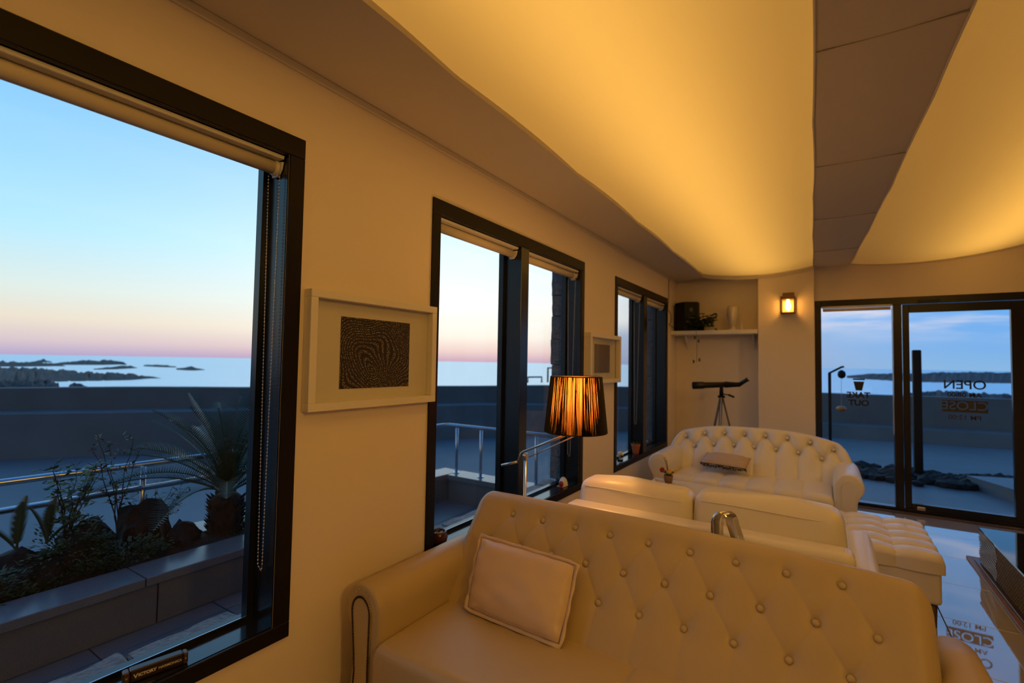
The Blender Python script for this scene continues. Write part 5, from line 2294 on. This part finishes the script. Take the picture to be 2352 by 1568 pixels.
g.mk('rubble', M['rock'], kind='stuff', cat='rubble', label='dark band of lava rubble beyond the concrete apron outside the door')

# post outside the door
G().box((1.055, 9.02, -.20), (1.155, 9.12, 1.68), .01).mk('timber_post', M['black'], label='tall black square post standing outside the glass door', cat='post')
# lamp post with hanging lantern and buoy
lx_, ly_ = .055, 9.6
LS = empty('lamp_post', (lx_, ly_, -.9), 0, 'slim black lamp post with a hanging lantern outside the sidelight', 'lamp post')
G().box((lx_ - .022, ly_ - .022, -.9), (lx_ + .022, ly_ + .022, 1.32), .004).mk('pole', M['black'], LS)
G().tube([(lx_ - .01, ly_, 1.31), (lx_ + .17, ly_, 1.42), (lx_ + .20, ly_, 1.42)], .016, 8).mk('arm', M['black'], LS, smooth=True)
G().lathe([(.012, .05), (.05, .02), (.058, -.03), (.045, -.07), (.01, -.09)][::-1], (lx_ + .165, ly_, 1.32), 14).mk('lantern', M['black'], LS, smooth=True)
bo_ = empty('hanging_buoy', (lx_ + .15, ly_, .70), 0, 'small orange buoy hanging on a thin cord from the lamp post', 'buoy')
G().tube([(lx_ + .155, ly_, .78), (lx_ + .16, ly_, 1.24)], .003, 5).mk('cord', M['shell'], bo_)
G().ball((lx_ + .155, ly_, .74), .055, 14, 9, (1.3, 1.3, .85)).mk('float', M['float'], bo_, smooth=True)
# frame on the sea wall seen through the middle window
f0 = at(1212, 884, 0, -10.2)
f1 = at(1244, 884, 0, -10.0)
FW = empty('steel_gate_frame', (f0[0], f0[1], .57), 0, 'thin dark bar frame standing on the sea wall behind the lamp', 'frame')
ya_, yb_ = f0[1], f1[1]
G().tube([(f0[0], ya_, .57), (f0[0], ya_, .80), (f0[0] + .2, yb_, .80), (f0[0] + .2, yb_, .57)], .035, 6).mk('bar', M['black'], FW)
f2 = at(1258, 884, 0, -9.9)
FW2 = empty('steel_gate_frame', (f2[0], f2[1], .57), 0, 'taller dark bar frame on the sea wall right of the low one', 'frame')
G().tube([(f2[0], f2[1], .57), (f2[0], f2[1], 1.18), (f2[0] + .1, f2[1] + .6, 1.18)], .04, 6).mk('bar', M['black'], FW2)

# sea and reefs
SZ = -2.5
sea = mk('sea', [(-2500, -2500, SZ), (2500, -2500, SZ), (2500, 2500, SZ), (-2500, 2500, SZ)], [(0, 1, 2, 3)], M['sea'], kind='structure')


def reef(pts, label, seed, h=.8):
    """pts: list of (px, py_near, py_far, height) describing where the reef stands on the sea, converted to metres."""
    rows = []
    k = 0
    fine = []
    for a, b in zip(pts[:-1], pts[1:]):
        m = max(2, int(abs(b[0] - a[0]) / 6))
        for i in range(m):
            t = i / m
            fine.append([a[q] + (b[q] - a[q]) * t for q in range(4)])
    fine.append(list(pts[-1]))
    for i, (px, yn, yf, hh) in enumerate(fine):
        n_ = at(px, yn, 2, SZ)
        f_ = at(px, yf, 2, SZ)
        row = []
        for j in range(7):
            t = j / 6
            q = n_ + (f_ - n_) * t
            e = math.sin(PI * t)
            z = hh * e * (.75 + .8 * noise.noise(Vector((px * .09, j * .9, seed)))) + .25 * hh * e * noise.noise(Vector((px * .35, j * 2, seed)))
            row.append((q[0], q[1], SZ - .05 + max(0, z)))
        rows.append(row)
    o = G().grid(np.array(rows)).mk('reef', M['reef'], label=label, cat='reef', group='dark reefs in the sea')
    fix_normals(o)
    return o


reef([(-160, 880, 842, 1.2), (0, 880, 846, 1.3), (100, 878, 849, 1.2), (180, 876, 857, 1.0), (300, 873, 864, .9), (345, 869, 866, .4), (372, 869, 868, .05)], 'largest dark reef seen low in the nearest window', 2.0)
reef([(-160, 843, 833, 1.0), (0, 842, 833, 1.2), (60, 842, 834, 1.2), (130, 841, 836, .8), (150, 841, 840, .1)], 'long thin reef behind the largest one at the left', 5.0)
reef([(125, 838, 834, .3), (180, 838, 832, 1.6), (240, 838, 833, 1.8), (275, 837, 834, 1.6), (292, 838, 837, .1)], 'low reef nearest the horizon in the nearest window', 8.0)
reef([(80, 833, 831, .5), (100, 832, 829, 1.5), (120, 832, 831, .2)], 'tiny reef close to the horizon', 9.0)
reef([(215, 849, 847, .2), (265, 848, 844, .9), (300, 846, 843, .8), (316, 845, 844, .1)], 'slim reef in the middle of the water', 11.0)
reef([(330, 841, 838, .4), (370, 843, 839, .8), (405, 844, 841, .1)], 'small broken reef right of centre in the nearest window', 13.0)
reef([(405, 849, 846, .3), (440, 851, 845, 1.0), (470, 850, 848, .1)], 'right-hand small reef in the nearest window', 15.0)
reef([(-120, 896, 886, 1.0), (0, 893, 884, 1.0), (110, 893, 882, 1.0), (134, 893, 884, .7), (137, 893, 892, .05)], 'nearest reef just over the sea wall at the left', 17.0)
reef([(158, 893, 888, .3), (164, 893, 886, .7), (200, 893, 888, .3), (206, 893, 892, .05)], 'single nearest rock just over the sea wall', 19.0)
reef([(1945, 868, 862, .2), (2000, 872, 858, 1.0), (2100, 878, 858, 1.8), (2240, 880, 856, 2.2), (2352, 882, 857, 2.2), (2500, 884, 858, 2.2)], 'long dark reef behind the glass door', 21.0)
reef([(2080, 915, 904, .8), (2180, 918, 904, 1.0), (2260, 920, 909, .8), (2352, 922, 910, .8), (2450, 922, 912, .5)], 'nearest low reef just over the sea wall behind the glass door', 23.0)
